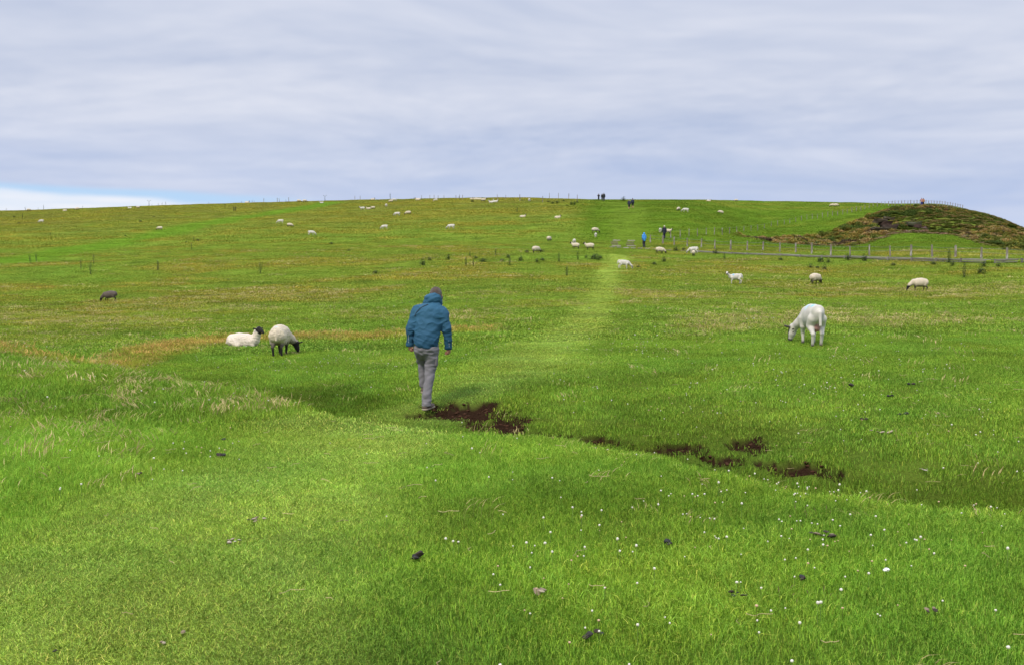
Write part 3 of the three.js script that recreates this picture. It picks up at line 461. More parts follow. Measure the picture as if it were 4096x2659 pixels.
const SHEEP = [
  // model, pixel column and row of the feet, heading (0 right, 90 away, 180 left), size, label
  ['ewe', 163, 893, 180, .95, 'shorn white ewe grazing alone near the left edge of the hillside'],
  ['lamb', 638, 922, 180, .92, 'cream lamb grazing just above the bright green track on the left hillside'],
  ['lamb2', 113, 846, 20, .9, 'small sheep on the skyline at the far left, leftmost of all'],
  ['lambLie', 258, 845, 10, .95, 'dull cream sheep lying on the skyline between two others at far left'],
  ['lamb', 308, 842, 200, .95, 'pale sheep on the left skyline beside a small thistle stem'],
  ['eweLie', 518, 835, 180, 1.0, 'white ewe lying below the skyline, left of the forked stem'],
  ['lambUp', 551, 835, 200, .8, 'small dark faced lamb standing below the skyline next to a lying white ewe'],
  ['lambLie', 987, 814, 0, 1.1, 'sheep resting on the skyline above the pair of stakes'],
  ['lamb', 1195, 810, 0, .95, 'left one of two close sheep on the skyline left of the tall forked stem'],
  ['lamb2', 1218, 810, 20, .95, 'right one of two close sheep on the skyline left of the tall forked stem'],
  ['eweLie', 1286, 814, 180, .95, 'white ewe lying flat below the tall forked stem on the skyline'],
  ['ewe', 1121, 895, 180, 1.0, 'white ewe grazing leftward with a cream lamb below her on the hill'],
  ['lamb', 1158, 909, 0, .95, 'cream lamb grazing rightward just below a white ewe on the left hill'],
  ['ewe2', 1245, 942, 0, 1.0, 'white ewe grazing rightward, lowest on the upper left hill'],
  ['eweUp', 1449, 842, 180, 1.0, 'white ewe standing with raised head, leftmost of the three above the hill centre'],
  ['lambLie', 1474, 838, 180, .95, 'black headed lamb lying between a standing ewe and another lamb'],
  ['lambUp', 1492, 838, 200, .85, 'black headed lamb standing right of a lying lamb on the upper hill'],
  ['ewe2', 1544, 829, 115, 1.0, 'white ewe seen from behind as she grazes high on the hill'],
  ['lamb', 1564, 811, 180, .9, 'cream sheep near the skyline, nearer one of two beside a stem'],
  ['ewe', 1576, 806, 15, .95, 'white sheep on the skyline, farther one of two beside a stem'],
  ['lambLie', 1490, 801, 0, 1.0, 'sheep lying like a dark lump on the skyline above three sheep'],
  ['lambLie', 1672, 802, 180, 1.2, 'dull woolly sheep lying on the skyline right of the hill centre'],
  ['ewe', 1588, 865, 180, 1.0, 'white ewe grazing beside a woolly lamb below the skyline'],
  ['lamb', 1633, 860, 185, .95, 'woolly lamb grazing to the right of a white ewe below the skyline'],
  ['ewe', 1538, 918, 180, 1.0, 'white ewe grazing alone on the middle of the left hill'],
  ['ewe2', 1804, 918, 180, 1.1, 'white ewe grazing leftward on the olive slope left of the path'],
  ['ewe', 1743, 806, 190, .85, 'sheep on the skyline among thin fence posts'],
  ['lambUp', 1934, 808, 0, 1.0, 'sheep standing on the skyline between fence posts, facing right'],
  ['eweLie', 1966, 812, 180, 1.1, 'left one of two white sheep lying below the skyline posts'],
  ['eweLie', 1981, 810, 0, 1.1, 'right one of two white sheep lying below the skyline posts'],
  ['lambLie', 1888, 800, 0, 1.0, 'leftmost of three sheep lying in a row on the skyline'],
  ['lambLie', 1903, 800, 180, 1.1, 'middle one of three sheep lying in a row on the skyline'],
  ['lambLie', 1918, 800, 0, 1.0, 'rightmost of three sheep lying in a row on the skyline'],
  ['ewe2', 2117, 807, 105, .95, 'white sheep grazing on the top of the grassy rise, seen from behind'],
  ['lambLie', 2091, 871, 0, .95, 'lamb with black face lying in brown grass, left one of the pair'],
  ['lambLie', 2231, 874, 0, .95, 'lamb with black face lying in brown grass, nearer the path'],
  ['lamb', 2381, 932, 25, 1.05, 'woolly lamb grazing behind a shorn ewe left of the green path'],
  ['ewe', 2383, 951, 95, .95, 'shorn ewe seen from behind in front of a woolly lamb left of the path'],
  ['lamb2', 2197, 967, 60, .95, 'woolly lamb grazing away from us, alone left of the stone steps'],
  ['ewe2', 2297, 977, 100, .95, 'white ewe grazing behind a standing lamb left of the steps'],
  ['lambUp', 2302, 996, 160, .95, 'cream lamb standing in front of a white ewe left of the steps'],
  ['lambUp', 2359, 1000, 180, 1.05, 'cream lamb with raised black head just left of the steps'],
  ['lamb2', 2145, 1013, 40, 1.0, 'woolly lamb grazing beside dark thistle clumps'],
  ['ewe', 2495, 1076, 0, 1.05, 'shorn ewe with dark muzzle grazing on the worn path'],
  ['lamb', 2715, 844, 235, .85, 'small lamb grazing left of a white ewe on the bright upper field'],
  ['ewe', 2742, 850, 180, 1.0, 'white ewe grazing on the bright upper field beside a small lamb'],
  ['lamb', 2882, 858, 190, 1.0, 'dark headed sheep grazing alone on the bright upper field'],
  ['ewe2', 2642, 932, 70, 1.0, 'white ewe half hidden behind the man in dark clothes'],
  ['lambUp', 2673, 936, 0, .95, 'black headed lamb standing right behind the man in dark clothes'],
  ['lamb', 2640, 1015, 0, 1.0, 'woolly lamb grazing by the low kerb right of the blue jacket'],
  ['ewe', 2774, 1015, 180, 1.1, 'white ewe grazing with a lamb in front of her near the kerb'],
  ['lamb2', 2775, 1024, 75, .85, 'lamb seen from behind in front of a white ewe near the kerb'],
  ['lambLie', 2835, 807, 0, 1.0, 'left one of two sheep on the right hand skyline'],
  ['lamb', 2945, 808, 190, .9, 'right one of two sheep on the right hand skyline'],
  ['lamb', 3331, 828, 165, .95, 'left one of two lambs grazing close together near the fence on the far field'],
  ['lamb', 3345, 829, 0, 1.05, 'right one of two lambs grazing close together near the fence on the far field'],
  ['eweLook', 2941, 1137, 180, 1.0, 'white ewe with blue mark on her side looking towards us'],
  ['lamb2', 3263, 1138, 35, 1.05, 'woolly black legged lamb grazing between the blue marked ewe and another lamb'],
  ['lamb', 3678, 1164, 182, 1.08, 'cream lamb grazing leftward on the right side of the pasture'],
  ['dark', 440, 1206, 182, .74, 'dark brown sheep grazing alone on the left of the pasture'],
  ['nearLie', 972, 1386, -8, .80, 'cream black faced lamb lying in rusty grass'],
  ['nearLamb', 1122, 1422, 90, .82, 'black legged woolly lamb grazing with blue spot on its rump'],
  ['nearEwe', 3248, 1380, 88, 1.0, 'large shorn white ewe grazing with black eye stripes and blue back marks'],
];
for (const [m, x, y, yaw, s, l] of SHEEP) putSheep(m, x, y, yaw, s * (m === 'dark' || m.startsWith('near') ? 1 : y > 900 ? .83 : .92), l, { sink: m.endsWith('Lie') ? .05 : .015 });

/* ---------------------------------------------------------------- people: facing -z (away from the camera), feet at y = 0 */
const SKIN = [.46, .215, .16], skinMat = vmat(.65), clothMat = vmat(.85);
function fingers(w, dir, side, fwd, len, out) {              // a lightly closed hand: palm, four curled fingers of unequal length, a thumb from the side of the palm
  const P = (a, b, c) => [w[0] + dir[0] * a + side[0] * b + fwd[0] * c, w[1] + dir[1] * a + side[1] * b + fwd[1] * c, w[2] + dir[2] * a + side[2] * b + fwd[2] * c];
  const B = [bone(P(-.03, 0, 0), P(.03, 0, .002), .026, .030, SKIN, .02, undefined), bone(P(.02, -.022, 0), P(.072, -.027, .006), .019, .014, SKIN, .015), bone(P(.02, .018, 0), P(.070, .022, .006), .019, .014, SKIN, .015), bone(P(.03, 0, 0), P(.074, 0, .006), .020, .015, SKIN, .015)];
  [[-.030, .86], [-.010, 1], [.010, .95], [.028, .76]].forEach(([s, l]) => { const k = P(.074, s, .006), m = P(.074 + .026 * l, s, .026 * l + .006), t = P(.074 + .012 * l, s * .95, .046 * l + .008), e = P(.074 - .012 * l, s * .9, .046 * l + .004); B.push(bone(k, m, .0100, .0092, SKIN, .006), bone(m, t, .0090, .0084, SKIN, .004), bone(t, e, .0082, .0074, SKIN, .003)); });
  const th = side.map(v => v * out); const T = (a, b, c) => [w[0] + dir[0] * a + th[0] * b + fwd[0] * c, w[1] + dir[1] * a + th[1] * b + fwd[1] * c, w[2] + dir[2] * a + th[2] * b + fwd[2] * c];
  B.push(bone(T(.018, .026, .004), T(.050, .046, .016), .013, .0115, SKIN, .012), bone(T(.050, .046, .016), T(.076, .040, .034), .0105, .0085, SKIN, .005));
  return B;
}
function headBones(c, f, o = {}) {                            // centre, unit facing direction
  const s = [-f[2], 0, f[0]], L = Math.hypot(s[0], s[2]) || 1; s[0] /= L; s[2] /= L; const P = (a, b, d) => [c[0] + f[0] * a + s[0] * d, c[1] + f[1] * a + b, c[2] + f[2] * a + s[2] * d];
  const B = [bone(P(-.012, .03, 0), P(.012, .03, 0), .090, .086, SKIN, .04, [.9, 1.05, 1]), bone(P(.03, -.03, 0), P(.055, -.082, 0), .062, .040, SKIN, .04), bone(P(.09, -.005, 0), P(.108, -.028, 0), .010, .014, SKIN, .015), bone(P(-.02, -.07, 0), P(-.03, -.15, 0), .058, .060, SKIN, .03)];
  B.push(bone(P(.084, -.055, -.018), P(.084, -.055, .018), .008, .008, [.40, .16, .13], .01));
  for (const k of [-1, 1]) B.push(bone(P(-.005, .012, k * .079), P(.004, -.022, k * .080), .015, .011, [.48, .235, .18], .008, [1, 1, .7]), bone(P(.079, .018, k * .031), P(.079, .018, k * .031), .010, .010, [.12, .09, .08], .006));
  return B;
}
function join(gs) { return mergeGeometries(gs, false); }
function cloth(seed, amp, fx, fy, fz) { return (d, p) => Math.abs(d) > .05 ? d : d + amp * (noise3(p[0] * fx + seed, p[1] * fy, p[2] * fz) + .45 * noise3(p[0] * fx * 2.2, p[1] * fy * 2.1 + seed, p[2] * fz * 2.2)); }

/* the walker in the blue jacket */
{
  const foot = G(1714, 1641), man = thing('person', 'person walking away in a blue hooded jacket and grey trousers, stepping out of the ditch', 'person', [foot[0], foot[1] + .01, foot[2]]);
  man.rotation.y = .0;
  const JK = [.030, .104, .182], JD = [.020, .076, .140], TR = [.185, .180, .205];
  const wl = [-.266, .935, -.075], wr = [.284, .885, -.105], el = [-.258, 1.165, -.075], er = [.262, 1.155, -.065], sl = [-.158, 1.398, -.12], sr = [.200, 1.372, -.105];
  const dl = [wl[0] - el[0], wl[1] - el[1], wl[2] - el[2]].map((v, i, a) => v / Math.hypot(...a)), dr = [wr[0] - er[0], wr[1] - er[1], wr[2] - er[2]].map((v, i, a) => v / Math.hypot(...a));
  const facing = [.10, -.30, -.95].map(v => v / Math.hypot(.10, .30, .95)), hc = [.098, 1.622, -.205];
  const limbs = [bone([-.02, .95, 0], [.012, 1.30, -.10], .12, .15, SKIN, .06), bone(sl, sr, .06, .06, SKIN, .06), bone([.03, 1.40, -.14], hc, .06, .055, SKIN, .05), bone(sl, el, .045, .038, SKIN, .04), bone(el, wl, .037, .027, SKIN, .02), bone(sr, er, .045, .038, SKIN, .04), bone(er, wr, .037, .027, SKIN, .02), bone([.06, .90, 0], [.027, .61, -.04], .075, .052, SKIN, .05), bone([.027, .61, -.04], [-.028, .10, .05], .05, .035, SKIN, .03), bone([-.108, .87, -.02], [-.104, .69, -.22], .072, .050, SKIN, .05), bone([-.104, .69, -.22], [-.088, .27, -.23], .048, .034, SKIN, .03)];
  const handL = fingers(wl, dl, [.55, 0, .83], [.83, 0, -.55], 1, 1), handR = fingers(wr, dr, [.5, 0, -.86], [-.86, 0, -.5], 1, 1);
  part('body', join([skin(limbs, .014), skin(headBones(hc, facing), .005), skin(handL, .004), skin(handR, .004)]), skinMat, man);
  // hair: short, grey and brown
  part('hair', skin([bone([hc[0], hc[1] + .036, hc[2] + .012], null, .097, null, [.070, .052, .044], .02, [.9, 1.03, 1.05])], .006, { post: (d, p) => Math.max(d + .003 * noise3(p[0] * 60, p[1] * 60, p[2] * 60), -(p[1] - hc[1] + .9 * (p[2] - hc[2]) + .03), hc[1] - .085 - p[1]), paint: (p, c) => { const v = 1 + .35 * noise3(p[0] * 90, p[1] * 30, p[2] * 90), g = smooth(.02, .08, Math.abs(p[0] - hc[0])); return mix3([c[0] * v, c[1] * v, c[2] * v], [.17, .155, .145], g * .6); } }), mat([1, 1, 1], .9, { vertexColors: true }), man);
  const J = [
    bone([-.032, .955, .005], [-.028, .99, 0], .146, .146, JD, .06, [1.20, 1, .98]), bone([-.012, 1.14, -.03], [-.008, 1.18, -.04], .146, .148, JK, .08, [1.22, 1, .95]), bone([.012, 1.31, -.095], [.018, 1.36, -.11], .150, .140, JK, .08, [1.26, 1, .98]),
    bone(sl, sr, .080, .082, JK, .10), bone([.03, 1.41, -.13], [.06, 1.49, -.16], .135, .085, JK, .12),
    bone(sl, el, .078, .064, JK, .05), bone(el, wl, .063, .052, JD, .02), bone(sr, er, .080, .064, JK, .05), bone(er, wr, .063, .052, JD, .02),
  ];
  const fold = (d, p) => {
    if (Math.abs(d) > .05) return d;
    const arm = Math.abs(p[0] - .01) > .205 ? 1 : 0, y = p[1];
    // cloth pulls in slanting creases across the back, gathers above the hem and in the crook of the arm
    const a = noise3(p[0] * 5 + y * 11, y * 9 - p[0] * 8, p[2] * 5), b = noise3(p[0] * 3.5, y * 26 + p[0] * 9, p[2] * 4), low = smooth(1.22, .98, y);
    const rg = 1 - 2 * Math.abs(noise3(p[0] * 4 + y * 7, y * 6.5 - p[0] * 7, p[2] * 4 + 9));
    let e = d + .007 * a - .0065 * rg * rg + (.0015 + .0065 * low) * b * (arm ? .5 : 1) + .0024 * noise3(p[0] * 26, y * 22, p[2] * 22);
    if (arm) e += .0060 * noise3(p[0] * 12, y * 30 + p[2] * 14, p[2] * 10) * smooth(1.42, 1.2, y);
    return Math.max(e, (arm ? (p[0] < 0 ? .905 : .857) : .893 - .10 * p[0] + .05 * smooth(-.12, -.21, p[0])) - y);
  };
  const paintJ = (p, c) => { const v = 1 + .10 * noise3(p[0] * 7, p[1] * 6, p[2] * 7); return [c[0] * v, c[1] * v, c[2] * v]; };
  const jacketField = fieldOf(J, fold), jacket = part('jacket', skin(J, .0085, { post: fold, paint: paintJ, slack: .03, blend: .03 }), new THREE.MeshPhysicalMaterial({ vertexColors: true, roughness: .72, specularIntensity: .35 }), man);
  const HB = [bone([.030, 1.575, -.135], [.085, 1.595, -.150], .098, .100, JK, .05, [1, .92, 1]), bone([-.045, 1.515, -.16], [.15, 1.510, -.165], .050, .052, JD, .04), bone([.150, 1.545, -.22], [.165, 1.60, -.25], .038, .030, JD, .04)];
  part('hood', skin(HB, .0075, { slack: .03, post: (d, p) => Math.max((Math.abs(d) > .05 ? d : d + .009 * noise3(p[0] * 11 + p[1] * 9, p[1] * 17 - p[0] * 7, p[2] * 9) + .004 * noise3(p[0] * 30, p[1] * 24, p[2] * 24)), -(Math.hypot((p[0] - hc[0]) / .92, p[1] - hc[1] - .02, p[2] - hc[2]) - .094)), paint: paintJ }), jacket.material, jacket);
  const onBack = (x, y) => { for (let z = .3; z > -.5; z -= .002) if (jacketField([x, y, z]) < 0) return z; return -.1; };
  const strip = (pts, r, m, name, parent) => part(name, new THREE.TubeGeometry(new THREE.CatmullRomCurve3(pts.map(([x, y]) => new THREE.Vector3(x, y, onBack(x, y) + r * .35))), 24, r, 6), m, parent);
  strip([[-.190, 1.34], [-.165, 1.395], [-.12, 1.445], [-.06, 1.485], [.0, 1.510]], .0075, mat([.010, .020, .035], .8), 'bag_strap', man);
  const pipe = mat([.42, .46, .50], .35);
  strip([[-.283, 1.075], [-.284, 1.02], [-.281, .965]], .0032, pipe, 'reflective_piping', jacket); strip([[.290, 1.00], [.296, .95], [.298, .905]], .0032, pipe, 'reflective_piping', jacket);
  const T = [bone([-.030, .90, .005], [-.028, .93, 0], .135, .135, TR, .05, [1.08, 1, .95]), bone([.058, .88, .0], [.030, .61, -.035], .098, .078, TR, .05), bone([.030, .61, -.035], [-.020, .22, .035], .074, .066, TR, .04), bone([-.020, .22, .035], [-.028, .075, .05], .066, .070, TR, .02), bone([-.108, .87, -.02], [-.104, .69, -.22], .100, .082, TR, .05), bone([-.104, .69, -.22], [-.090, .33, -.23], .070, .058, TR, .03)];
  part('trousers', skin(T, .008, { slack: .03, blend: .02, post: (d, p) => { const e = Math.abs(d) > .05 ? d : d + .0085 * noise3(p[0] * 9 + p[1] * 5, p[1] * 13 - p[0] * 9, p[2] * 8) + .008 * noise3(p[0] * 14 + p[1] * 9, p[1] * 24, p[2] * 14) * smooth(.45, .62, p[1]) + .006 * noise3(p[0] * 16 + 4, p[1] * 26, p[2] * 16) * smooth(.3, .1, p[1]); return Math.max(e, (p[2] < -.12 ? .29 : .062) - p[1], p[1] - .99); }, paint: (p, c) => { const v = 1 + .10 * noise3(p[0] * 12, p[1] * 8, p[2] * 12); return c.map(x => x * v); } }), clothMat, man);
  part('trouser_pocket', skin([bone([.112, .665, .0], [.116, .745, .01], .048, .05, [.165, .155, .172], .03, [.55, 1, .9])], .008, {}), clothMat, man);
  const shoe = (h, t, up, lab) => {
    const s = part('shoe', skin([bone([h[0], h[1] + .045, h[2]], [(h[0] + t[0]) / 2, (h[1] + t[1]) / 2 + .045, (h[2] + t[2]) / 2], .040, .043, [.115, .085, .07], .03), bone([(h[0] + t[0]) / 2, (h[1] + t[1]) / 2 + .04, (h[2] + t[2]) / 2], [t[0], t[1] + .035, t[2]], .043, .032, [.13, .10, .085], .03), bone([h[0], h[1] + .05, h[2]], [h[0] + .003, h[1] + .10, h[2] - .01], .038, .040, [.10, .075, .065], .02)], .007, { post: (d, p) => Math.max(d + .003 * noise3(p[0] * 40, p[1] * 40, p[2] * 40), h[1] + .022 - p[1]) }), clothMat, man);
    part('sole', skin([bone([h[0], h[1] + .018, h[2] + .004], [t[0], t[1] + .016, t[2]], .047, .040, [.33, .28, .22], .01, [1, .55, 1])], .006, { post: (d, p) => Math.max(d, lerp(h[1], t[1], clamp((h[2] - p[2]) / (h[2] - t[2]))) - p[1], p[1] - .030 - lerp(h[1], t[1], clamp((h[2] - p[2]) / (h[2] - t[2])))) }), clothMat, s);
  };
  shoe([-.045, .0, .075], [.048, .012, -.125]); shoe([-.085, .21, -.215], [-.055, .235, -.41]);
}

/* distant people: the same figure in fewer strokes */
function person(label, at, yaw, h, o) {
  const k = h / 1.75, st = o.stride ?? 0, g = thing('person', label, 'person', [at[0], at[1] - .02, at[2]], yaw, o.group), cell = o.cell ?? .024, V = (x, y, z) => [x, y, z], lean = o.lean ?? -.03;
  g.scale.setScalar(k);
  const hip = s => V(s * .09, .90, 0), knee = s => V(s * .095, .50, -.06 - s * st * .22), ank = s => V(s * .095, .09, .02 - s * st * .34), sh = s => V(s * .185, 1.42, lean), elb = s => o.handsUp ? V(s * .25, 1.20, lean - .08) : V(s * .245, 1.15, lean + .04 + s * st * .10), wri = s => o.handsUp ? V(s * .10, 1.36, lean - .24) : o.pocket ? V(s * .185, .95, lean - .06) : V(s * .25, .90, lean - .05 + s * st * .16);
  const B = [bone([0, .95, 0], [0, 1.36, lean], .13, .15, SKIN, .06, [1.2, 1, .8]), ...headBones([0, 1.62, lean - .02], [0, 0, -1])];
  for (const s of [-1, 1]) B.push(bone(hip(s), knee(s), .085, .058, SKIN, .05), bone(knee(s), ank(s), .054, .036, SKIN, .03), bone(sh(s), elb(s), .048, .04, SKIN, .04), bone(elb(s), wri(s), .04, .03, SKIN, .02), bone(wri(s), [wri(s)[0], wri(s)[1] - .09, wri(s)[2] - .01], .033, .028, SKIN, .02));
  part('body', skin(B, cell * .85), skinMat, g);
  const J = [bone([0, .93 - (o.long ?? 0), .0], [0, 1.10, 0], .155, .15, o.jacket, .06, [1.2, 1, .88]), bone([0, 1.15, 0], [0, 1.38, lean], .15, .15, o.jacket, .06, [1.24, 1, .85]), bone(sh(-1), sh(1), .078, .078, o.jacket, .07)];
  for (const s of [-1, 1]) J.push(bone(sh(s), elb(s), .078, .064, o.jacket, .04), bone(elb(s), wri(s), .062, .052, o.jacket, .02));
  if (o.hood) J.push(bone([0, 1.64, lean + .01], [0, 1.58, lean], .122, .115, o.jacket, .05), bone([0, 1.50, lean], null, .10, null, o.jacket, .05));
  part('jacket', skin(J, cell, { post: (d, p) => { let e = Math.max(d + .006 * noise3(p[0] * 12, p[1] * 14, p[2] * 12), .80 - (o.long ?? 0) - p[1]); if (o.hood) e = Math.max(e, -(Math.hypot(p[0] / .9, (p[1] - 1.62) / 1.15, (p[2] - lean + .12) / 1.0) - .085)); return e; } }), clothMat, g);
  const T = [bone([0, .92, 0], null, .14, null, o.trousers, .05, [1.12, 1, .9])], end = o.shorts ? .47 : .05;
  for (const s of [-1, 1]) T.push(bone(hip(s), knee(s), .102, .080, o.trousers, .05), bone(knee(s), ank(s), .075, .062, o.trousers, .03));
  part(o.shorts ? 'shorts' : 'trousers', skin(T, cell, { post: (d, p) => Math.max(d, end - p[1], p[1] - 1.0) }), clothMat, g);
  for (const s of [-1, 1]) { const a = ank(s); part('shoe', skin([bone([a[0], .05, a[2] + .04], [a[0], .045, a[2] - .16], .048, .042, o.shoe ?? [.03, .028, .028], .02)], cell * .7, { post: (d, p) => Math.max(d, .004 - p[1]) }), clothMat, g); }
  if (!o.hood) part('hair', skin([bone([0, 1.665, lean], null, .10, null, o.hair ?? [.03, .025, .02], .02, [.92, 1, 1.02])], cell * .6, { post: (d, p) => Math.max(d, -(p[1] - 1.60 + .9 * (p[2] - lean))) }), clothMat, g);
  if (o.pack) part('backpack', skin([bone([0, 1.10, .20], [0, 1.34, .17], .11, .10, o.pack, .04, [1.15, 1, .7])], cell), clothMat, g);
  return g;
}
const NAVY = [.012, .016, .035], INK = [.014, .016, .020];
person('person in a bright blue hooded raincoat and dark trousers standing by the steps', G(2577, 991), .5, 1.72, { jacket: [.055, .27, .72], trousers: [.02, .022, .035], hood: true, pocket: true, long: .05, cell: .020 });
person('white haired person in a long dark coat walking up beside the fence', G(2658, 957), .15, 1.74, { jacket: [.010, .013, .035], trousers: [.02, .024, .05], hair: [.66, .60, .56], stride: .35, long: .12, cell: .022 });
person('left one of two walkers in shorts going up the green path', G(2517, 838), 0, 1.72, { jacket: [.020, .024, .055], trousers: INK, shorts: true, hair: [.30, .28, .27], stride: .55, cell: .026 });
person('right one of two walkers going up the green path, taller with a pack', G(2531, 834), 0, 1.80, { jacket: [.016, .022, .055], trousers: INK, shorts: true, stride: -.6, pack: [.02, .03, .06], cell: .026 });
person('leftmost of three dark figures on the skyline, standing apart', G(2395, 804), 0, 1.66, { jacket: INK, trousers: INK, handsUp: true, cell: .03 });
person('middle one of three dark figures on the skyline, half behind its neighbour', G(2409, 804), .3, 1.68, { jacket: INK, trousers: INK, cell: .03 });
person('tallest of three dark figures on the skyline, rightmost', G(2416, 806), 0, 1.92, { jacket: [.016, .022, .028], trousers: INK, stride: .3, cell: .03 });
person('person in blue clothes and a pink top looking out beside the fence on the headland', G(3688, 824), -.4, 1.66, { jacket: [.40, .20, .19], trousers: [.02, .03, .22], handsUp: true, hair: [.25, .12, .09], cell: .03 });
person('person in an orange top and dark trousers at the fence on the headland', G(3695, 824), -.2, 1.64, { jacket: [.36, .17, .07], trousers: INK, cell: .03 });

/* ---------------------------------------------------------------- fences, boardwalk, steps */
const postGeo = (() => { const out = []; for (let k = 0; k < 4; k++) { const r = rng(900 + k), g = new THREE.CylinderGeometry(.046, .058, 1, 9, 6); const p = g.attributes.position; for (let i = 0; i < p.count; i++) { const y = p.getY(i), a = Math.atan2(p.getZ(i), p.getX(i)), s = 1 + .14 * noise2(a * 1.2 + k * 9, y * 2.3) + .05 * noise2(a * 4, y * 9 + k); p.setXYZ(i, p.getX(i) * s, y + .5 + (y > .45 ? .03 * noise2(a + k, 3) : 0), p.getZ(i) * s); } g.computeVertexNormals(); const C = []; for (let i = 0; i < p.count; i++) { const y = p.getY(i), n = noise2(p.getX(i) * 22 + k * 7, y * 7), l = smooth(.15, .5, noise2(p.getZ(i) * 25 + 3 * k, y * 8 + 11)) * .8; C.push(...mix3([.20 + .06 * n, .175 + .055 * n, .145 + .05 * n], [.52, .51, .48], l)); } g.setAttribute('color', new THREE.Float32BufferAttribute(C, 3)); out.push(g); } return out; })();
const woodMat = vmat(.9), wireMat = mat([.20, .20, .20], .5, { metalness: .6 });
function walk(pts, step) {                                    // points at even spacing along a line on the ground
  const w = pts.map(p => p.length === 3 ? p : G(p[0], p[1])), out = []; let left = 0;
  for (let i = 0; i < w.length - 1; i++) { const [ax, , az] = w[i], [bx, , bz] = w[i + 1], L = Math.hypot(bx - ax, bz - az); for (let s = left; s < L; s += step) { const t = s / L, x = lerp(ax, bx, t), z = lerp(az, bz, t); out.push([x, H(x, z), z]); left = s + step - L; } }
  return out;
}
function fence(label, posts, ht, wires, seed, o = {}) {
  const r = rng(seed), c = posts[0], f = thing('fence', label, 'fence', c), tops = [];
  posts.forEach((p, i) => {
    const h = ht * (.92 + .16 * r()), m = part('post', postGeo[i % 4], woodMat, f), lx = (r() - .5) * .10, lz = (r() - .5) * .08, w = (o.thick ?? 1) * (.85 + .4 * r());
    m.position.set(p[0] - c[0], p[1] - c[1] - .12, p[2] - c[2]); m.scale.set(w, h + .12, w); m.rotation.set(lz, r() * 6, lx); tops.push([p[0] - c[0] - lx * h, p[1] - c[1], p[2] - c[2] + lz * h, h]);
  });
  for (const wy of wires) { const pts = []; tops.forEach((t, i) => { pts.push(new THREE.Vector3(t[0], t[1] + Math.min(wy, t[3] - .04), t[2])); if (i < tops.length - 1) { const u = tops[i + 1]; pts.push(new THREE.Vector3((t[0] + u[0]) / 2, (t[1] + u[1]) / 2 + Math.min(wy, t[3] - .04) - .03, (t[2] + u[2]) / 2)); } }); part('wire', new THREE.TubeGeometry(new THREE.CatmullRomCurve3(pts, false, 'centripetal'), pts.length * 2, o.wire ?? .006, 4), wireMat, f); }
  return f;
}
// lower fence: the pixel columns where its posts stand, left to right
const lowRow = [[2602, 972], [2652, 976], [2698, 981], [2750, 987], [2806, 992], [2860, 997], [2923, 1000], [2990, 1002], [3053, 1003], [3120, 1009], [3185, 1011], [3248, 1016], [3324, 1024], [3402, 1025], [3479, 1024], [3563, 1027], [3645, 1026], [3731, 1029], [3824, 1031], [3927, 1036], [4030, 1041], [4140, 1046]].map(p => G(...p));
fence('weathered post and wire fence along the boardwalk at the foot of the headland', lowRow, 1.06, [.90, .55], 51, { thick: 1.6, wire: .010 });
const upRow = [[2684, 953], [2722, 951], [2757, 948], [2791, 946], [2826, 943], [2858, 940], [2890, 940], [2919, 936], [2948, 932], [2976, 931], [3005, 925], [3032, 922], [3058, 916], [3086, 908], [3112, 903], [3138, 899], [3160, 895], [3184, 888], [3207, 882], [3229, 878], [3250, 876], [3271, 876], [3291, 871], [3312, 867], [3331, 864], [3352, 863], [3372, 858], [3390, 855], [3409, 851], [3427, 846], [3445, 844], [3461, 838], [3478, 834], [3494, 829], [3511, 828], [3528, 825], [3541, 824]].map(p => G(...p));
fence('thin post and wire fence climbing the field to the top of the headland', upRow, 1.02, [.92], 52, { thick: 1.0 });
const topRow = []; for (let i = 0; i < 27; i++) { const px = 3556 + i * lerp(13.2, 11.4, i / 26); topRow.push(G(px, pchip([3540, 3600, 3700, 3760, 3800, 3850, 3900], [826, 824, 822, 826, 831, 840, 852])(px))); }
fence('row of fence posts along the crest of the headland', topRow, 1.12, [1.02], 53, { thick: 1.25, wire: .012 });
const sky1 = [1054, 1108, 1116, 1154, 1419, 1440, 1686, 1719, 1736, 1752, 1776, 1824, 1838, 1850, 1989, 2023, 2079].map(px => G(px, 800));
fence('broken line of thin posts along the skyline of the left hill', sky1, 1.15, [], 54, { thick: 1.1 });
const knoll = [[2080, 804], [2171, 811], [2198, 793], [2234, 795], [2275, 797], [2309, 806]].map(p => G(...p));
fence('old thin posts on the grassy rise left of the path', knoll, 1.45, [], 55, { thick: 1.3 });
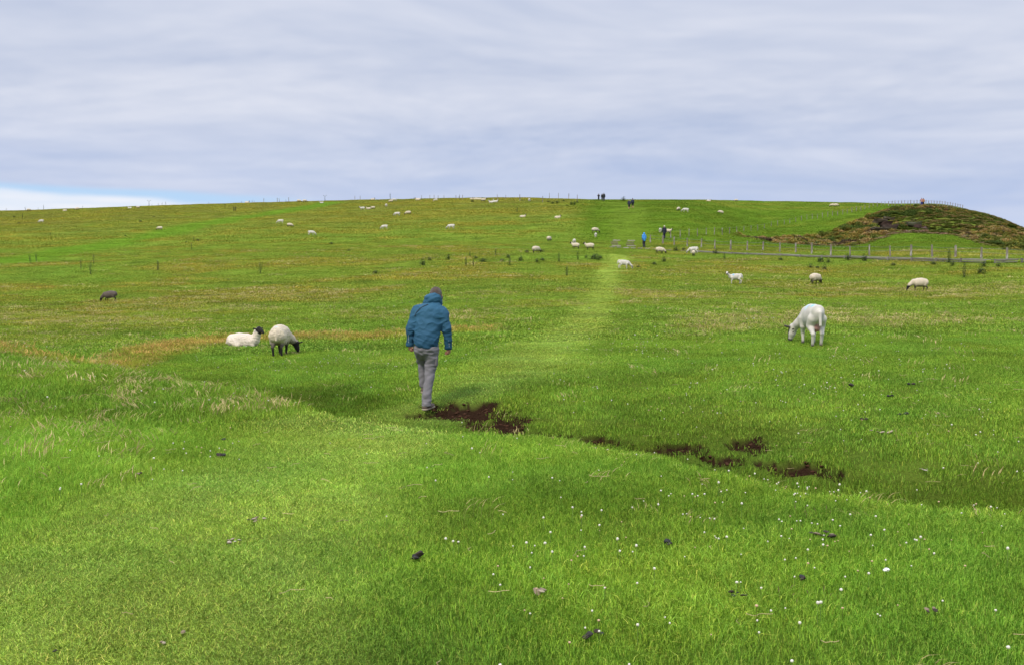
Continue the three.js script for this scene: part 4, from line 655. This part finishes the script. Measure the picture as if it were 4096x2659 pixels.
{ // boardwalk: a run of deck sections on short posts, its outer edge towards us
  const line = walk([[2780, 1006], [2810, 1008], [2960, 1016], [3070, 1021], [3250, 1030], [3450, 1036], [3560, 1040], [3800, 1047], [4000, 1054], [4260, 1063]], 2.6), bw = thing('boardwalk', 'low grey timber boardwalk edge running beneath the fence on the right', 'boardwalk', line[0]), c = line[0], r = rng(61), bx = new THREE.BoxGeometry(1, 1, 1);
  const tints = [0, 1, 2, 3].map(k => mat([.145 + .035 * k, .135 + .034 * k, .118 + .032 * k], .95)), dark = mat([.16, .15, .14], .95);
  const place = (name, m, a, b, t, up, wd, ht, off) => { const dx = b[0] - a[0], dy = b[1] - a[1], dz = b[2] - a[2], L = Math.hypot(dx, dz), o = part(name, bx, m, bw), nx = -dz / L, nz = dx / L; o.rotation.order = 'YXZ'; o.rotation.y = Math.atan2(-dz, dx); o.rotation.z = Math.atan2(dy, L); o.scale.set(Math.hypot(L, dy) * t, ht, wd); o.position.set((a[0] + b[0]) / 2 - c[0] + nx * off, (a[1] + b[1]) / 2 - c[1] + up, (a[2] + b[2]) / 2 - c[2] + nz * off); return o; };
  for (let i = 0; i < line.length - 1; i++) {
    const a = line[i], b = line[i + 1], jy = (r() - .5) * .03, k = Math.floor(r() * 4), up = lerp(.02, .20, clamp(i / 14));
    const toward = b[0] > a[0] ? 1 : -1;
    place('edge_board', tints[k], a, b, .985, up + jy, .05, .085, toward * .52);
    for (let q = 0; q < 8; q++) { const A = [lerp(a[0], b[0], q / 8), lerp(a[1], b[1], q / 8), lerp(a[2], b[2], q / 8)], B = [lerp(a[0], b[0], (q + 1) / 8), lerp(a[1], b[1], (q + 1) / 8), lerp(a[2], b[2], (q + 1) / 8)]; place('deck_board', tints[(k + q) % 4], A, B, .95, up + .075 + jy, 1.02, .035, 0); }
    if (i > 8) place('edge_board', tints[(k + 2) % 4], a, b, .94, up - .13 + jy, .045, .06, toward * .50);
    const p = place('post', tints[(k + 1) % 4], a, [a[0] + (b[0] - a[0]) * .05, a[1], a[2] + (b[2] - a[2]) * .05], 1, up - .12, .10, .55, toward * .56);
  }
}
{ // kerb of pale stones at the foot of the steps
  const line = walk([[2450, 990], [2500, 993], [2560, 995], [2604, 997], [2690, 1003], [2780, 1007]], .8), r = rng(62), k = thing('stone_kerb', 'line of pale stones in the grass below the two flights of steps', 'kerb', line[0]);
  line.forEach((p, i) => { const g = new THREE.BoxGeometry(.42 + .25 * r(), .11, .22, 3, 2, 2), q = g.attributes.position; for (let j = 0; j < q.count; j++) { const n = .05 * noise3(q.getX(j) * 4 + i * 3, q.getY(j) * 9, q.getZ(j) * 6); q.setXYZ(j, q.getX(j) * (1 + n), q.getY(j) + n, q.getZ(j) * (1 + 2 * n)); } g.computeVertexNormals(); const m = part('stone', g, mat(mix3([.20, .19, .165], [.40, .385, .35], r()), .95), k); m.position.set(p[0] - line[0][0], p[1] - line[0][1] + .045, p[2] - line[0][2]); m.rotation.y = (r() - .5) * .3; });
}
function steps(label, rows, seed) {                           // a flight of four sunk slabs
  const r = rng(seed), b = G(rows[3][0], rows[3][2]), s = thing('steps', label, 'steps', [b[0], b[1], b[2]]), m = [mat([.36, .33, .27], .95), mat([.20, .165, .12], .95), mat([.17, .135, .095], .95)];  // middle slabs take darker tones: shadow between the steps put into their colour
  rows.forEach(([x0, x1, y], i) => {
    const a = G((x0 + x1) / 2, y), w = (x1 - x0) / FOC * -a[2], g = new THREE.BoxGeometry(w, .14, .24, 6, 2, 3), q = g.attributes.position;
    for (let j = 0; j < q.count; j++) { const n = noise3(q.getX(j) * 5 + i * 3 + seed, q.getY(j) * 8, q.getZ(j) * 6); q.setXYZ(j, q.getX(j) * (1 + .06 * n), q.getY(j) + .022 * n, q.getZ(j) * (1 + .12 * n)); }
    g.computeVertexNormals(); const o = part('step', g, m[i % 3], s); o.position.set(a[0] - b[0], a[1] - b[1] + .06, a[2] - b[2]); o.rotation.y = (r() - .5) * .12; o.rotation.z = (r() - .5) * .04;
  });
}
steps('left flight of four worn stone steps sunk in the grass bank', [[2452, 2481, 964], [2444, 2472, 971.5], [2446, 2473, 978.5], [2448, 2483, 985.5]], 3);
steps('right flight of four worn stone steps, nearer the person in bright blue', [[2511, 2540, 965], [2507, 2535, 972.5], [2504, 2537, 980], [2509, 2543, 986.5]], 8);

/* ---------------------------------------------------------------- thistles and other weeds: stem and leaves */
const leafMat = new THREE.MeshPhysicalMaterial({ vertexColors: true, roughness: .9, side: THREE.DoubleSide, specularIntensity: .08, transmission: .25, thickness: 0 });
function weedGeo(seed, w, h, n, tall) {
  const r = rng(seed), P = [], C = [], I = [];
  for (let i = 0; i < n; i++) {
    const a = r() * 6.283, q = Math.pow(r(), .6), y = r() * h * (tall ? 1 : 1 - .45 * q * q), rad = q * w * (tall ? .35 + .65 * (1 - y / h) : 1) * .5 * (.75 + .5 * noise2(a * 1.5 + seed, y * 3)), x = Math.cos(a) * rad, z = Math.sin(a) * rad, L = (.05 + .07 * r()) * (tall ? 1 : 1.15), t = a + (r() - .5) * 1.6, up = (r() - .25) * .9, dx = Math.cos(t) * L, dz = Math.sin(t) * L, dy = up * L, wx = -Math.sin(t) * L * .3, wz = Math.cos(t) * L * .3, k = P.length / 3;
    P.push(x, y, z, x + dx * .5 + wx, y + dy * .6, z + dz * .5 + wz, x + dx * .5 - wx, y + dy * .6, z + dz * .5 - wz, x + dx, y + dy * .7, z + dz); I.push(k, k + 1, k + 2, k + 1, k + 3, k + 2);
    const v = .75 + .5 * r(), f = r() < .07 && y > h * .5 ? [.34, .34, .27] : mix3([.060, .110, .045], [.095, .150, .060], r()); for (let j = 0; j < 4; j++) C.push(f[0] * v, f[1] * v, f[2] * v);
  }
  const g = new THREE.BufferGeometry(); g.setAttribute('position', new THREE.Float32BufferAttribute(P, 3)); g.setAttribute('color', new THREE.Float32BufferAttribute(C, 3)); g.setIndex(I); g.computeVertexNormals(); return g;
}
function stemGeo(seed, h, n, spread) { const r = rng(seed), gs = []; for (let i = 0; i < n; i++) { const a = r() * 6.283, q = spread * r(), g = new THREE.CylinderGeometry(.006, .011, h * (.6 + .4 * r()), 5); g.translate(0, h * .4, 0); g.rotateZ(Math.cos(a) * .22); g.rotateX(Math.sin(a) * .22); g.translate(Math.cos(a) * q, 0, Math.sin(a) * q); gs.push(g); } return join(gs); }
const stemMat = mat([.075, .095, .045], .9);
const WEED = { bush: [weedGeo(1, .75, .42, 420), stemGeo(1, .34, 9, .2)], bush2: [weedGeo(2, .60, .50, 380), stemGeo(2, .4, 8, .16)], wide: [weedGeo(3, 1.7, .52, 1000), stemGeo(3, .4, 16, .5)], tall: [weedGeo(4, .34, .85, 300, true), stemGeo(4, .85, 4, .06)], thin: [weedGeo(5, .26, 1.0, 150, true), stemGeo(5, 1.05, 3, .05)] };
const rw = rng(71), ORD = ['first', 'second', 'third', 'fourth', 'fifth', 'sixth', 'seventh', 'eighth', 'ninth', 'tenth', 'eleventh', 'twelfth', 'thirteenth', 'fourteenth', 'fifteenth', 'sixteenth', 'seventeenth', 'eighteenth', 'nineteenth', 'twentieth', 'twenty-first', 'twenty-second', 'twenty-third', 'twenty-fourth', 'twenty-fifth', 'twenty-sixth'];
const inOrder = list => list.sort((a, b) => a[1] - b[1]), LOOK = { bush: 'low bushy', bush2: 'round bushy', wide: 'broad', tall: 'upright leafy', thin: 'thin tall' };
function weed(kind, px, py, s, label, group, cat = 'thistle') { const g = G(px, py), t = thing('thistle', label, cat, [g[0], g[1] - .03, g[2]], rw() * 6.283, group); part('leaves', WEED[kind][0], leafMat, t); part('stem', WEED[kind][1], stemMat, t); const k = s * (.9 + .2 * rw()); t.scale.set(k, k * (.9 + .25 * rw()), k); return t; }
const midG = 'thistle clumps in the middle of the pasture left of the path';
inOrder([['bush', 2108, 1012, .9], ['bush', 2168, 1009, .8], ['bush2', 2082, 1045, 1], ['bush2', 2148, 1051, .9], ['bush', 2170, 1044, .9], ['tall', 2236, 1048, .9], ['tall', 2311, 1040, .95], ['bush2', 2345, 1032, .7], ['bush', 2402, 1036, .8], ['tall', 1983, 1023, .8], ['bush2', 2031, 1032, .8], ['bush', 2008, 1047, .8], ['bush', 1902, 1037, .9], ['tall', 1880, 1028, .6], ['bush2', 1793, 1038, .9], ['bush', 1719, 1044, .8], ['bush2', 1691, 1063, 1.0], ['tall', 1863, 1065, .8], ['tall', 1893, 1066, .7], ['tall', 2038, 1062, .9], ['bush', 1502, 1096, .8], ['tall', 2268, 1104, .8], ['bush', 1325, 978, .9], ['bush', 1395, 1004, .7]]).forEach(([k, x, y, s], i) => weed(k, x, y, s, `${LOOK[k]} thistle in mid pasture left of the path, ${ORD[i]} from the left there`, midG));
weed('wide', 2380, 1039, 1.0, 'widest dark thistle clump, below the lamb with raised head left of the path');
weed('wide', 1932, 1049, .75, 'large round thistle clump left of the smaller ones in mid pasture');
const rG = 'weed clumps along the boardwalk on the right';
inOrder([['bush2', 2657, 1048, .9], ['bush', 2618, 1060, .8], ['tall', 2898, 1041, .8], ['bush', 2704, 1004, 1.2], ['bush', 2863, 1016, 1.2], ['bush', 2735, 1002, 1.0], ['bush', 3124, 1042, .9], ['bush2', 3244, 1074, .9], ['bush', 3271, 1075, .6], ['bush2', 3300, 1081, .9], ['bush', 3283, 1049, 1.1], ['bush2', 3315, 1053, .9], ['bush2', 3395, 1041, 1.1], ['bush2', 3459, 1046, 1.2], ['bush', 3575, 1064, .8], ['bush', 3735, 1060, .8], ['tall', 3797, 1052, 1.15], ['bush2', 3812, 1064, 1.0], ['bush2', 3937, 1069, .9], ['bush', 3995, 1068, .8], ['tall', 3859, 1110, 1.0], ['bush', 3926, 1095, 1.1], ['bush', 3778, 1042, .7], ['bush', 4016, 1050, .6], ['bush', 2555, 1072, .6]]).forEach(([k, x, y, s], i) => weed(k, x, y, s, `${LOOK[k]} weed along the boardwalk at right, ${ORD[i]} from the left there`, rG, 'weed'));
const hG = 'thistle stems scattered over the left hillside';
inOrder([['thin', 198, 944, .8], ['thin', 120, 1058, 1], ['thin', 144, 1050, .9], ['thin', 372, 1056, .9], ['thin', 323, 1076, 1], ['thin', 363, 1098, 1.1], ['tall', 630, 1082, .9], ['thin', 774, 966, .7], ['bush', 54, 871, 1], ['tall', 88, 873, 1.2], ['bush', 74, 896, 1], ['bush', 500, 945, .7], ['bush', 790, 965, .8], ['thin', 1038, 1096, 1.1], ['bush', 745, 972, .7], ['thin', 765, 1000, .9], ['thin', 898, 832, .8], ['bush', 614, 870, .9], ['bush', 560, 890, 1.0], ['tall', 2069, 848, 1.0]]).forEach(([k, x, y, s], i) => weed(k, x, y, s, `${LOOK[k]} dark thistle on the left hillside, ${ORD[i]} from the left there`, hG));
const kG = 'thistles on the grassy rise left of the path';
inOrder([['bush', 2194, 811, 1.4], ['wide', 2211, 815, .95], ['bush', 2229, 814, 1.3], ['bush2', 2285, 820, 1.3], ['bush2', 2298, 820, 1.4], ['bush', 2090, 806, 1], ['bush', 2310, 812, 1.2], ['bush', 2255, 806, 1], ['bush', 1890, 809, 1.3], ['bush', 2332, 822, .8], ['bush', 2268, 824, .9]]).forEach(([k, x, y, s], i) => weed(k, x, y, s, `${LOOK[k]} grey green thistle on the left rise, ${ORD[i]} from the left`, kG));
weed('bush2', 2494, 806, 2.0, 'single round dark bush on the skyline just left of the two walkers', null, 'bush');
const sG = 'thistles along the left skyline';
[[21, .8], [99, 1.1], [149, .8], [171, 1.2], [328, .7], [606, .7], [632, .9], [647, .9], [661, 1.1], [833, .6], [965, .8], [1007, .7], [1016, .7], [1143, .8], [1560, 1.5], [1655, .8], [1838, 1.0]].forEach(([x, s], i) => weed('thin', x, 800, s, `thin thistle stem on the left skyline, ${ORD[i]} from the left there`, sG));
function forked(px, h, label) { const g = G(px, 800), t = thing('thistle', label, 'thistle', [g[0], g[1] - .05, g[2]]); part('stem', new THREE.CylinderGeometry(.035, .06, h, 6).translate(0, h / 2, 0), stemMat, t); for (const s of [-1, 1]) { const b = new THREE.CylinderGeometry(.02, .03, .5, 5); b.translate(0, .22, 0); b.rotateZ(-s * .85); b.translate(0, h - .04, 0); part('branch', b, stemMat, t); part('flower_head', new THREE.IcosahedronGeometry(.075, 1).translate(s * .36, h + .30, 0), stemMat, t); } part('leaves', WEED.thin[0], leafMat, t); }
forked(594, 1.25, 'forked dead stem on the left skyline, right of the lying white ewe'); forked(1299, 1.2, 'forked dead stem on the skyline above the white ewe lying flat');
{ const g = G(938, 846), t = thing('tree_guard', 'pair of short dark stakes standing together on the left hillside', 'stakes', g); for (const s of [-1, 1]) { const o = part('post', postGeo[s + 1], mat([.05, .045, .035], .95), t); o.position.set(s * .22, -.1, 0); o.scale.set(1.3, 1.15, 1.3); } part('leaves', WEED.tall[0].clone().scale(1.1, 1.05, 1.1), leafMat, t); }

/* ---------------------------------------------------------------- the headland: heath in clumps, and bare dark rock */
function clump(seed, n) {
  const r = rng(seed), P = [], C = [], I = [];
  for (let i = 0; i < n; i++) {
    const a = r() * 6.283, e = Math.asin(r()), q = .55 + .45 * Math.pow(r(), .4) + .25 * noise2(a * 1.3 + seed, e * 2), x = Math.cos(a) * Math.cos(e) * q * .5, z = Math.sin(a) * Math.cos(e) * q * .5, y = Math.sin(e) * q * .5, L = .055 + .07 * r(), t = r() * 6.283, dx = Math.cos(t) * L, dz = Math.sin(t) * L, dy = (r() - .1) * L * 1.1, wx = -Math.sin(t) * L * .45, wz = Math.cos(t) * L * .45, k = P.length / 3;
    P.push(x - wx, y, z - wz, x + wx, y, z + wz, x + dx, y + dy, z + dz); I.push(k, k + 1, k + 2); const v = .6 + .8 * r(), yv = (r() - .5) * .5; for (let j = 0; j < 3; j++) C.push(v * (1 + yv), v, v * (1 - yv * .6));
  }
  const g = new THREE.BufferGeometry(); g.setAttribute('position', new THREE.Float32BufferAttribute(P, 3)); g.setAttribute('color', new THREE.Float32BufferAttribute(C, 3)); g.setIndex(I); g.computeVertexNormals(); return g;
}
{
  const clumps = [clump(1, 620), clump(2, 620), clump(3, 520)], r = rng(81), list = [], edge = [];
  for (let i = 0; i < 60000 && list.length < 9000; i++) {
    const d = lerp(98, 262, r()), u = lerp(2880, 4300, r()), x = (u - 2048) / FOC * d, z = -d, hl = headland(x, z); if (r() > d / 262 || hl < .15 + .5 * r()) continue;
    const m = fbm(x * .14 + 2, z * .10, 4), m2 = fbm(x * .045, z * .035 + 7, 3), left = smooth(3620, 3480, u) * .62 + .40 * smooth(3800, 4000, u + 130 * m2) * smooth(190, 150, d);
    if (r() > .13 + .95 * left + .5 * m + .4 * m2) { if (r() < .55) edge.push([x, z, m, r()]); continue; }
    const s = lerp(.6, 2.0, Math.pow(r(), 1.6)) * (1 + .4 * m) * lerp(1, .45, smooth(205, 232, d)) * lerp(.62, 1, left), k = clamp(.45 * r() + .28 - .9 * fbm(x * .10 + 30, z * .08, 3) - .10 * (1 - left), 0, .999), c = k < .24 ? [.075, .115, .024] : k < .48 ? [.155, .175, .034] : k < .66 ? [.25, .205, .048] : k < .84 ? [.36, .265, .11] : [.10, .07, .045], v = .95 + .55 * r();
    list.push([x, H(x, z) - .05, z, r() * 6.283, s, s * (.55 + .4 * r()), c[0] * v, c[1] * v, c[2] * v]);
  }
  for (const [x, z, m, k] of edge) { const u9 = 2048 + FOC * x / -z, c = k < .5 || (u9 > 3560 && k < .86) ? [.150, .195, .032] : k < .8 ? [.225, .205, .048] : [.34, .265, .10], s = .5 + k; list.push([x, H(x, z) - .12, z, k * 40, s * 1.2, s * .35, c[0], c[1], c[2]]); }
  for (let i = 0; i < 260; i++) { const t = r(), u = lerp(3060, 3960, t), d = HEAD_LOW(u) + 3 * (r() - .5), x = (u - 2048) / FOC * d, z = -d, s = .5 + .9 * r(), c = r() < .5 ? [.42, .30, .20] : [.36, .29, .13]; list.push([x, H(x, z) - .06, z, r() * 6, s, s * .45, ...c]); }
  scatter('heath', 'rough heath of brown, olive and dark green clumps on the slope of the headland', clumps, leafMat, list);
  const rock = (label, px, py, n, w, seed) => {
    const q = rng(seed), b = G(px, py), t = thing('rock_outcrop', label, 'rock', [b[0], b[1] - .3, b[2]]);
    for (let i = 0; i < n; i++) { const g = new THREE.BoxGeometry(w * (.35 + .6 * q()), .30 + .35 * q(), 1.6 + q(), 8, 3, 5), p = g.attributes.position; for (let j = 0; j < p.count; j++) { const e = noise3(p.getX(j) * .9 + i * 5 + seed, p.getY(j) * 2.5, p.getZ(j) * 1.1); p.setXYZ(j, p.getX(j) * (1 + .42 * e), p.getY(j) + .24 * e, p.getZ(j) * (1 + .4 * e)); } g.computeVertexNormals(); const o = part('rock_slab', g, mat([.050 + .03 * q(), .038 + .02 * q(), .026 + .012 * q()], 1), t); o.position.set((q() - .5) * w * .55 - i * .12, .1 + i * .44, -i * .30); o.rotation.y = (q() - .5) * .5; o.rotation.z = (q() - .5) * .16; }
  };
  rock('large dark layered rock outcrop high on the face of the headland', 3560, 922, 6, 3.4, 1);
  rock('small dark rock outcrop right of the larger one on the headland', 3675, 912, 3, 2.2, 5);
}

/* ---------------------------------------------------------------- small things in the grass */
{ // seed heads of bent grass, thickest where the turf is rusty
  const mk = (seed, bend, fat) => { const r = rng(seed), P = [], C = [], I = []; for (let s = 0; s < 7; s++) { const a = r() * 6.283, q = Math.sqrt(r()) * 1.3, bx = Math.cos(a) * q, bz = Math.sin(a) * q, h = .75 + .5 * r(), l = bend * (.5 + r()), da = -.3 + 1.2 * r(), pts = []; for (let i = 0; i <= 5; i++) { const t = i / 5; pts.push([bx + Math.cos(da) * l * t * t * t * .5, h * (t - .18 * l * t * t * t), bz + Math.sin(da) * l * t * t * .4]); } for (let i = 0; i < 5; i++) { const w = (i < 3 ? .008 : i === 3 ? .026 : .022) * fat, w2 = (i < 2 ? .007 : i === 2 ? .016 : i === 3 ? .028 : .006) * fat, k = P.length / 3, [x, y, z] = pts[i], [X, Y, Z] = pts[i + 1], c = i < 3 ? [.62, .72, .5] : [1, 1, 1]; P.push(x - w, y, z, x + w, y, z, X - w2, Y, Z, X + w2, Y, Z, x, y, z - w, x, y, z + w, X, Y, Z - w2, X, Y, Z + w2); I.push(k, k + 1, k + 2, k + 1, k + 3, k + 2, k + 4, k + 5, k + 6, k + 5, k + 7, k + 6); for (let j = 0; j < 8; j++) C.push(...c); } } const g = new THREE.BufferGeometry(); g.setAttribute('position', new THREE.Float32BufferAttribute(P, 3)); g.setAttribute('color', new THREE.Float32BufferAttribute(C, 3)); g.setIndex(I); g.computeVertexNormals(); return g; };
  const list = [];
  const add = (seed, d0, d1, dens, h0, wd) => sow(seed, d0, d1, dens, (x, z, r) => {
    const f = cover(x, z), a = r(), b = r(), c = r(), d = -z, side = d < 18 && ditchSide(x, z) < .3 ? x - pathX(clamp(d, 3, 15)) : 9; let p = clamp(f.dry * 1.1 + f.rust * .6);
    if (side < -1.4) p = Math.max(p, .75 * smooth(-.2, .35, f.n1 + .3) + .1); else if (d < 14 && side > .9 && side < 9) p = Math.max(p, .05); else p = Math.max(p, .035);
    p *= 1 - f.path; if (f.soil > .3 || f.hl > .2 || a > p) return;
    const col = mix3(mix3([.52, .46, .22], [.54, .42, .24], c), [.56, .36, .13], clamp(f.rust * 1.3)), v = .80 + .6 * b; list.push([x, H(x, z), z, b * 40, wd * (.8 + .5 * c), h0 * (.55 + .8 * b), col[0] * v, col[1] * v, col[2] * v]);
  });
  add(92, 3.6, 12, 20, .17, .115); add(93, 12, 30, 20, .16, .15); add(94, 30, 62, 9, .16, .24); add(95, 62, 120, 1.2, .2, .6);
  scatter('seed_heads', 'straw coloured seed heads of tall grass', [mk(1, .8, .8), mk(2, 1.2, .75)], leafMat, list);
}
{ // white clover
  const mk = seed => { const r = rng(seed), gs = []; const head = ball(.0060, 1); { const p = head.attributes.position; for (let i = 0; i < p.count; i++) { const n = 1 + .28 * noise3(p.getX(i) * 230 + seed, p.getY(i) * 230, p.getZ(i) * 230); p.setXYZ(i, p.getX(i) * n, p.getY(i) * n * .9, p.getZ(i) * n); } head.translate(0, .062, 0); const C = []; for (let i = 0; i < p.count; i++) { const low = smooth(.062, .056, p.getY(i)); C.push(...mix3([.70, .68, .60], [.50, .33, .21], low * .9)); } head.setAttribute('color', new THREE.Float32BufferAttribute(C, 3)); head.computeVertexNormals(); } gs.push(head); const st = new THREE.CylinderGeometry(.0011, .0013, .055, 4, 1, true).toNonIndexed(); st.translate(0, .0275, 0); st.deleteAttribute('uv'); { const C = []; for (let i = 0; i < st.attributes.position.count; i++) C.push(.14, .24, .04); st.setAttribute('color', new THREE.Float32BufferAttribute(C, 3)); } gs.push(st); return mergeGeometries(gs.map(g => g.index ? g.toNonIndexed() : g)); };
  const dens = [[2900, 2130, 520, 200, 1], [1950, 2260, 260, 180, .7], [3200, 2040, 340, 110, 1], [3600, 2120, 420, 200, .75], [2350, 2200, 420, 160, .7], [2700, 2420, 700, 200, .45], [3500, 2450, 560, 180, .45], [1780, 2440, 260, 160, .5], [2600, 1620, 560, 120, .5], [3300, 1520, 600, 140, .45], [3900, 1780, 300, 130, .55], [2500, 1400, 420, 60, .4], [1250, 1480, 420, 60, .5], [900, 1430, 300, 40, .4], [1000, 1620, 180, 40, .5], [300, 2020, 200, 60, .3]].map(a => blob(...a));
  const list = [];
  const add = (seed, d0, d1, n, s) => sow(seed, d0, d1, n, (x, z, r) => {
    const a = r(), b = r(), c = r(), patch = smooth(-.35, .5, fbm(x * 1.3 + 60, z * 1.3, 3)); let p = inBlobs(dens, x, z, .3 * fbm(x, z, 2)) * (.15 + .85 * patch) + .05; const f = cover(x, z); p *= 1 - .9 * clamp(f.path); if (a > p || f.soil > .3) return;
    const w = s * (.65 + .65 * b * b + .1 * c), fade = c < .26 ? [.80, .58, .42] : [1, 1, 1]; list.push([x, H(x, z) - .008 + Math.min(.05, .55 * turfHeight(f, x, z)), z, b * 60, w, w * (.9 + .5 * c), ...fade]);
  });
  add(101, 3.4, 9.5, 62, .95); add(102, 9.5, 22, 26, 1.1); add(103, 22, 48, 4, 1.7);
  scatter('clover_flowers', 'white clover flower heads dotted through the grass', [mk(1), mk(2)], mat([1, 1, 1], .9, { vertexColors: true }), list);
}
{ // dead stalks lying on the turf
  const mk = seed => { const r = rng(seed), pts = []; for (let i = 0; i <= 4; i++) pts.push(new THREE.Vector3(i * .045, .006 + .010 * r(), (r() - .5) * .03 + .02 * Math.sin(i))); return new THREE.TubeGeometry(new THREE.CatmullRomCurve3(pts), 8, .0014, 4); };
  const list = [];
  sow(111, 3.4, 15, 2.2, (x, z, r) => { const f = cover(x, z); if (f.soil > .5) return; const b = r(), v = .7 + .6 * r(), h = turfHeight(f, x, z); list.push([x, H(x, z) + h * .5, z, b * 6.283, .35 + .8 * r() * r(), 1.1, .56 * v, .44 * v, .24 * v]); });
  scatter('dead_stalks', 'pale dead grass stalks lying on the turf', [mk(1), mk(2), mk(3)], mat([1, 1, 1], .9), list);
}
{ // crumbs of bare peat in the ditch, and wisps of grass hanging over it
  const g = ball(.02, 1), p = g.attributes.position; for (let i = 0; i < p.count; i++) { const n = 1 + .5 * noise3(p.getX(i) * 60, p.getY(i) * 60, p.getZ(i) * 60); p.setXYZ(i, p.getX(i) * n, p.getY(i) * n * .7, p.getZ(i) * n); } g.computeVertexNormals();
  const list = []; sow(121, 8, 17, 330, (x, z, r) => { const a = r(), b = r(), s = inBlobs(SOIL, x, z, .5 * fbm(x * 1.9, z * 1.9, 3)); if (s < .3 || a > s) return; const v = .5 + b, c = [.042, .021, .013]; list.push([x, H(x, z), z, a * 9, .3 + 1.1 * b * b, .3 + .9 * b * b, c[0] * v, c[1] * v, c[2] * v]); });
  scatter('peat_crumbs', 'loose crumbs of dark brown peat in the ditch', [g], new THREE.MeshPhysicalMaterial({ roughness: 1, specularIntensity: .1 }), list);
}
{ // sheep droppings and other litter, each where it lies
  const lumpGeo = (seed, sq) => { const g = ball(.5, 3), p = g.attributes.position; for (let i = 0; i < p.count; i++) { const n = 1 + .32 * noise3(p.getX(i) * 2.6 + seed * 3, p.getY(i) * 2.6, p.getZ(i) * 2.6) + .16 * noise3(p.getX(i) * 7, p.getY(i) * 7 + seed, p.getZ(i) * 7); p.setXYZ(i, p.getX(i) * n, p.getY(i) * n * sq, p.getZ(i) * n); } g.computeVertexNormals(); return g; };
  const LG = [lumpGeo(1, .75), lumpGeo(2, .6), lumpGeo(3, .85), lumpGeo(4, .5)], dung = [mat([.018, .014, .013], .75), mat([.032, .022, .017], .85), mat([.012, .012, .016], .7)], pale = [mat([.34, .29, .21], .95), mat([.44, .40, .33], .95), mat([.22, .17, .12], .95)];
  const put = (label, cat, px, py, wpx, n, ms, seed, sq = 1) => { const g = G(px, py), d = -g[2], w = wpx / FOC * d, r = rng(seed), t = thing(cat === 'dung' ? 'sheep_dung' : 'litter', label, cat, g, r() * 6.283); const f = cover(g[0], g[2]), lift = Math.min(.035, turfHeight(f, g[0], g[2]) * .55); for (let i = 0; i < n; i++) { const s = w * (n === 1 ? .9 : n > 3 ? .20 + .22 * r() : .62 - .25 * r()) * (i ? .8 : 1), o = part(cat === 'dung' ? 'pellet' : 'fragment', LG[(i + seed) % 4], ms[(i + seed) % ms.length], t); o.scale.set(s * 1.2, s * 1.05 * sq, s * 1.1); o.position.set((i / Math.max(1, n - 1) - .5) * w * (n > 3 ? .9 : .6) * (n > 1 ? 1 : 0) + (r() - .5) * w * .1, lift + s * .22 * sq, (r() - .5) * w * (n > 3 ? 1.1 : .4)); o.rotation.set(r() * .4, r() * 6, r() * .4); } };
  put('pair of dark dung lumps on the turf below the walker, left of the clover', 'dung', 1668, 2250, 62, 3, dung, 1);
  put('single dark dung lump among clover in the right foreground', 'dung', 2670, 2197, 46, 2, dung, 2);
  put('larger of two black dung lumps at the bottom edge of the picture', 'dung', 2345, 2576, 52, 2, dung, 3);
  put('smaller of two black dung lumps at the bottom edge of the picture', 'dung', 2397, 2560, 42, 2, dung, 4);
  put('black dung heap on the right foreground near the brown patch', 'dung', 3208, 2338, 44, 3, dung, 5);
  put('scattered black pellets right of the clover in the foreground', 'dung', 2952, 2405, 60, 6, dung, 6, .7);
  put('dark dung lump on the worn path at left, the larger of the group', 'dung', 885, 1832, 34, 2, dung, 7);
  put('small dark dung on the worn path just above a larger lump', 'dung', 895, 1768, 22, 2, dung, 8);
  put('brownish dung at the left edge of the worn path', 'dung', 556, 1908, 30, 2, [dung[1], pale[2]], 9);
  put('black dung heap on the far bank of the ditch at right', 'dung', 3615, 1667, 40, 4, [dung[2], dung[0]], 10);
  put('dark dung on the far bank, above the black heap', 'dung', 3562, 1591, 28, 2, dung, 11);
  put('dark dung far bank, left one of two in a row below the large ewe', 'dung', 3405, 1548, 18, 1, dung, 12);
  put('dark dung far bank, right one of two in a row below the large ewe', 'dung', 3645, 1543, 26, 2, dung, 13);
  put('brown dung left of the black heap on the far bank', 'dung', 3458, 1685, 26, 2, [dung[1]], 14);
  put('small dark dung on the near left corner of the turf', 'dung', 219, 2615, 22, 2, dung, 15);
  put('pile of pale dry fragments on the worn path', 'litter', 930, 2172, 60, 8, pale, 16, .5);
  put('brown and pale fragments above the pile on the worn path', 'litter', 1020, 2085, 62, 7, [pale[2], dung[1], pale[0]], 17, .5);
  put('brown matted tuft among clover on the right', 'litter', 3300, 2152, 90, 6, [dung[1], pale[2], dung[1]], 18, .5);
  put('pale flat piece on the turf left of the bottom dung lumps', 'litter', 2162, 2388, 56, 3, [pale[0], pale[2]], 19, .4);
  put('white feather standing in the grass at right', 'feather', 3548, 2303, 26, 1, [mat([.80, .80, .82], .8)], 20, .8);
  put('grey brown dropping near the bottom left of the turf', 'litter', 648, 2582, 26, 2, [pale[2], pale[0]], 21);
  put('grey dropping low on the turf left of centre', 'litter', 730, 2542, 20, 1, [pale[2]], 22);
  put('brown clump of debris near the bottom right corner', 'litter', 3737, 2465, 54, 4, [pale[2], dung[1]], 23, .6);
  put('pale bone-like scrap in the ditch at right', 'litter', 3700, 1888, 36, 4, [pale[1]], 24, .45);
  put('tan dropping on the far bank right of the black heap', 'litter', 3754, 1660, 16, 2, [pale[0]], 25);
  put('tan scraps on the far bank below the black heap', 'litter', 3520, 1732, 60, 5, [pale[0], pale[2]], 26, .45);
}

camera.far = 6000; camera.updateProjectionMatrix();
renderer.render(scene, camera);
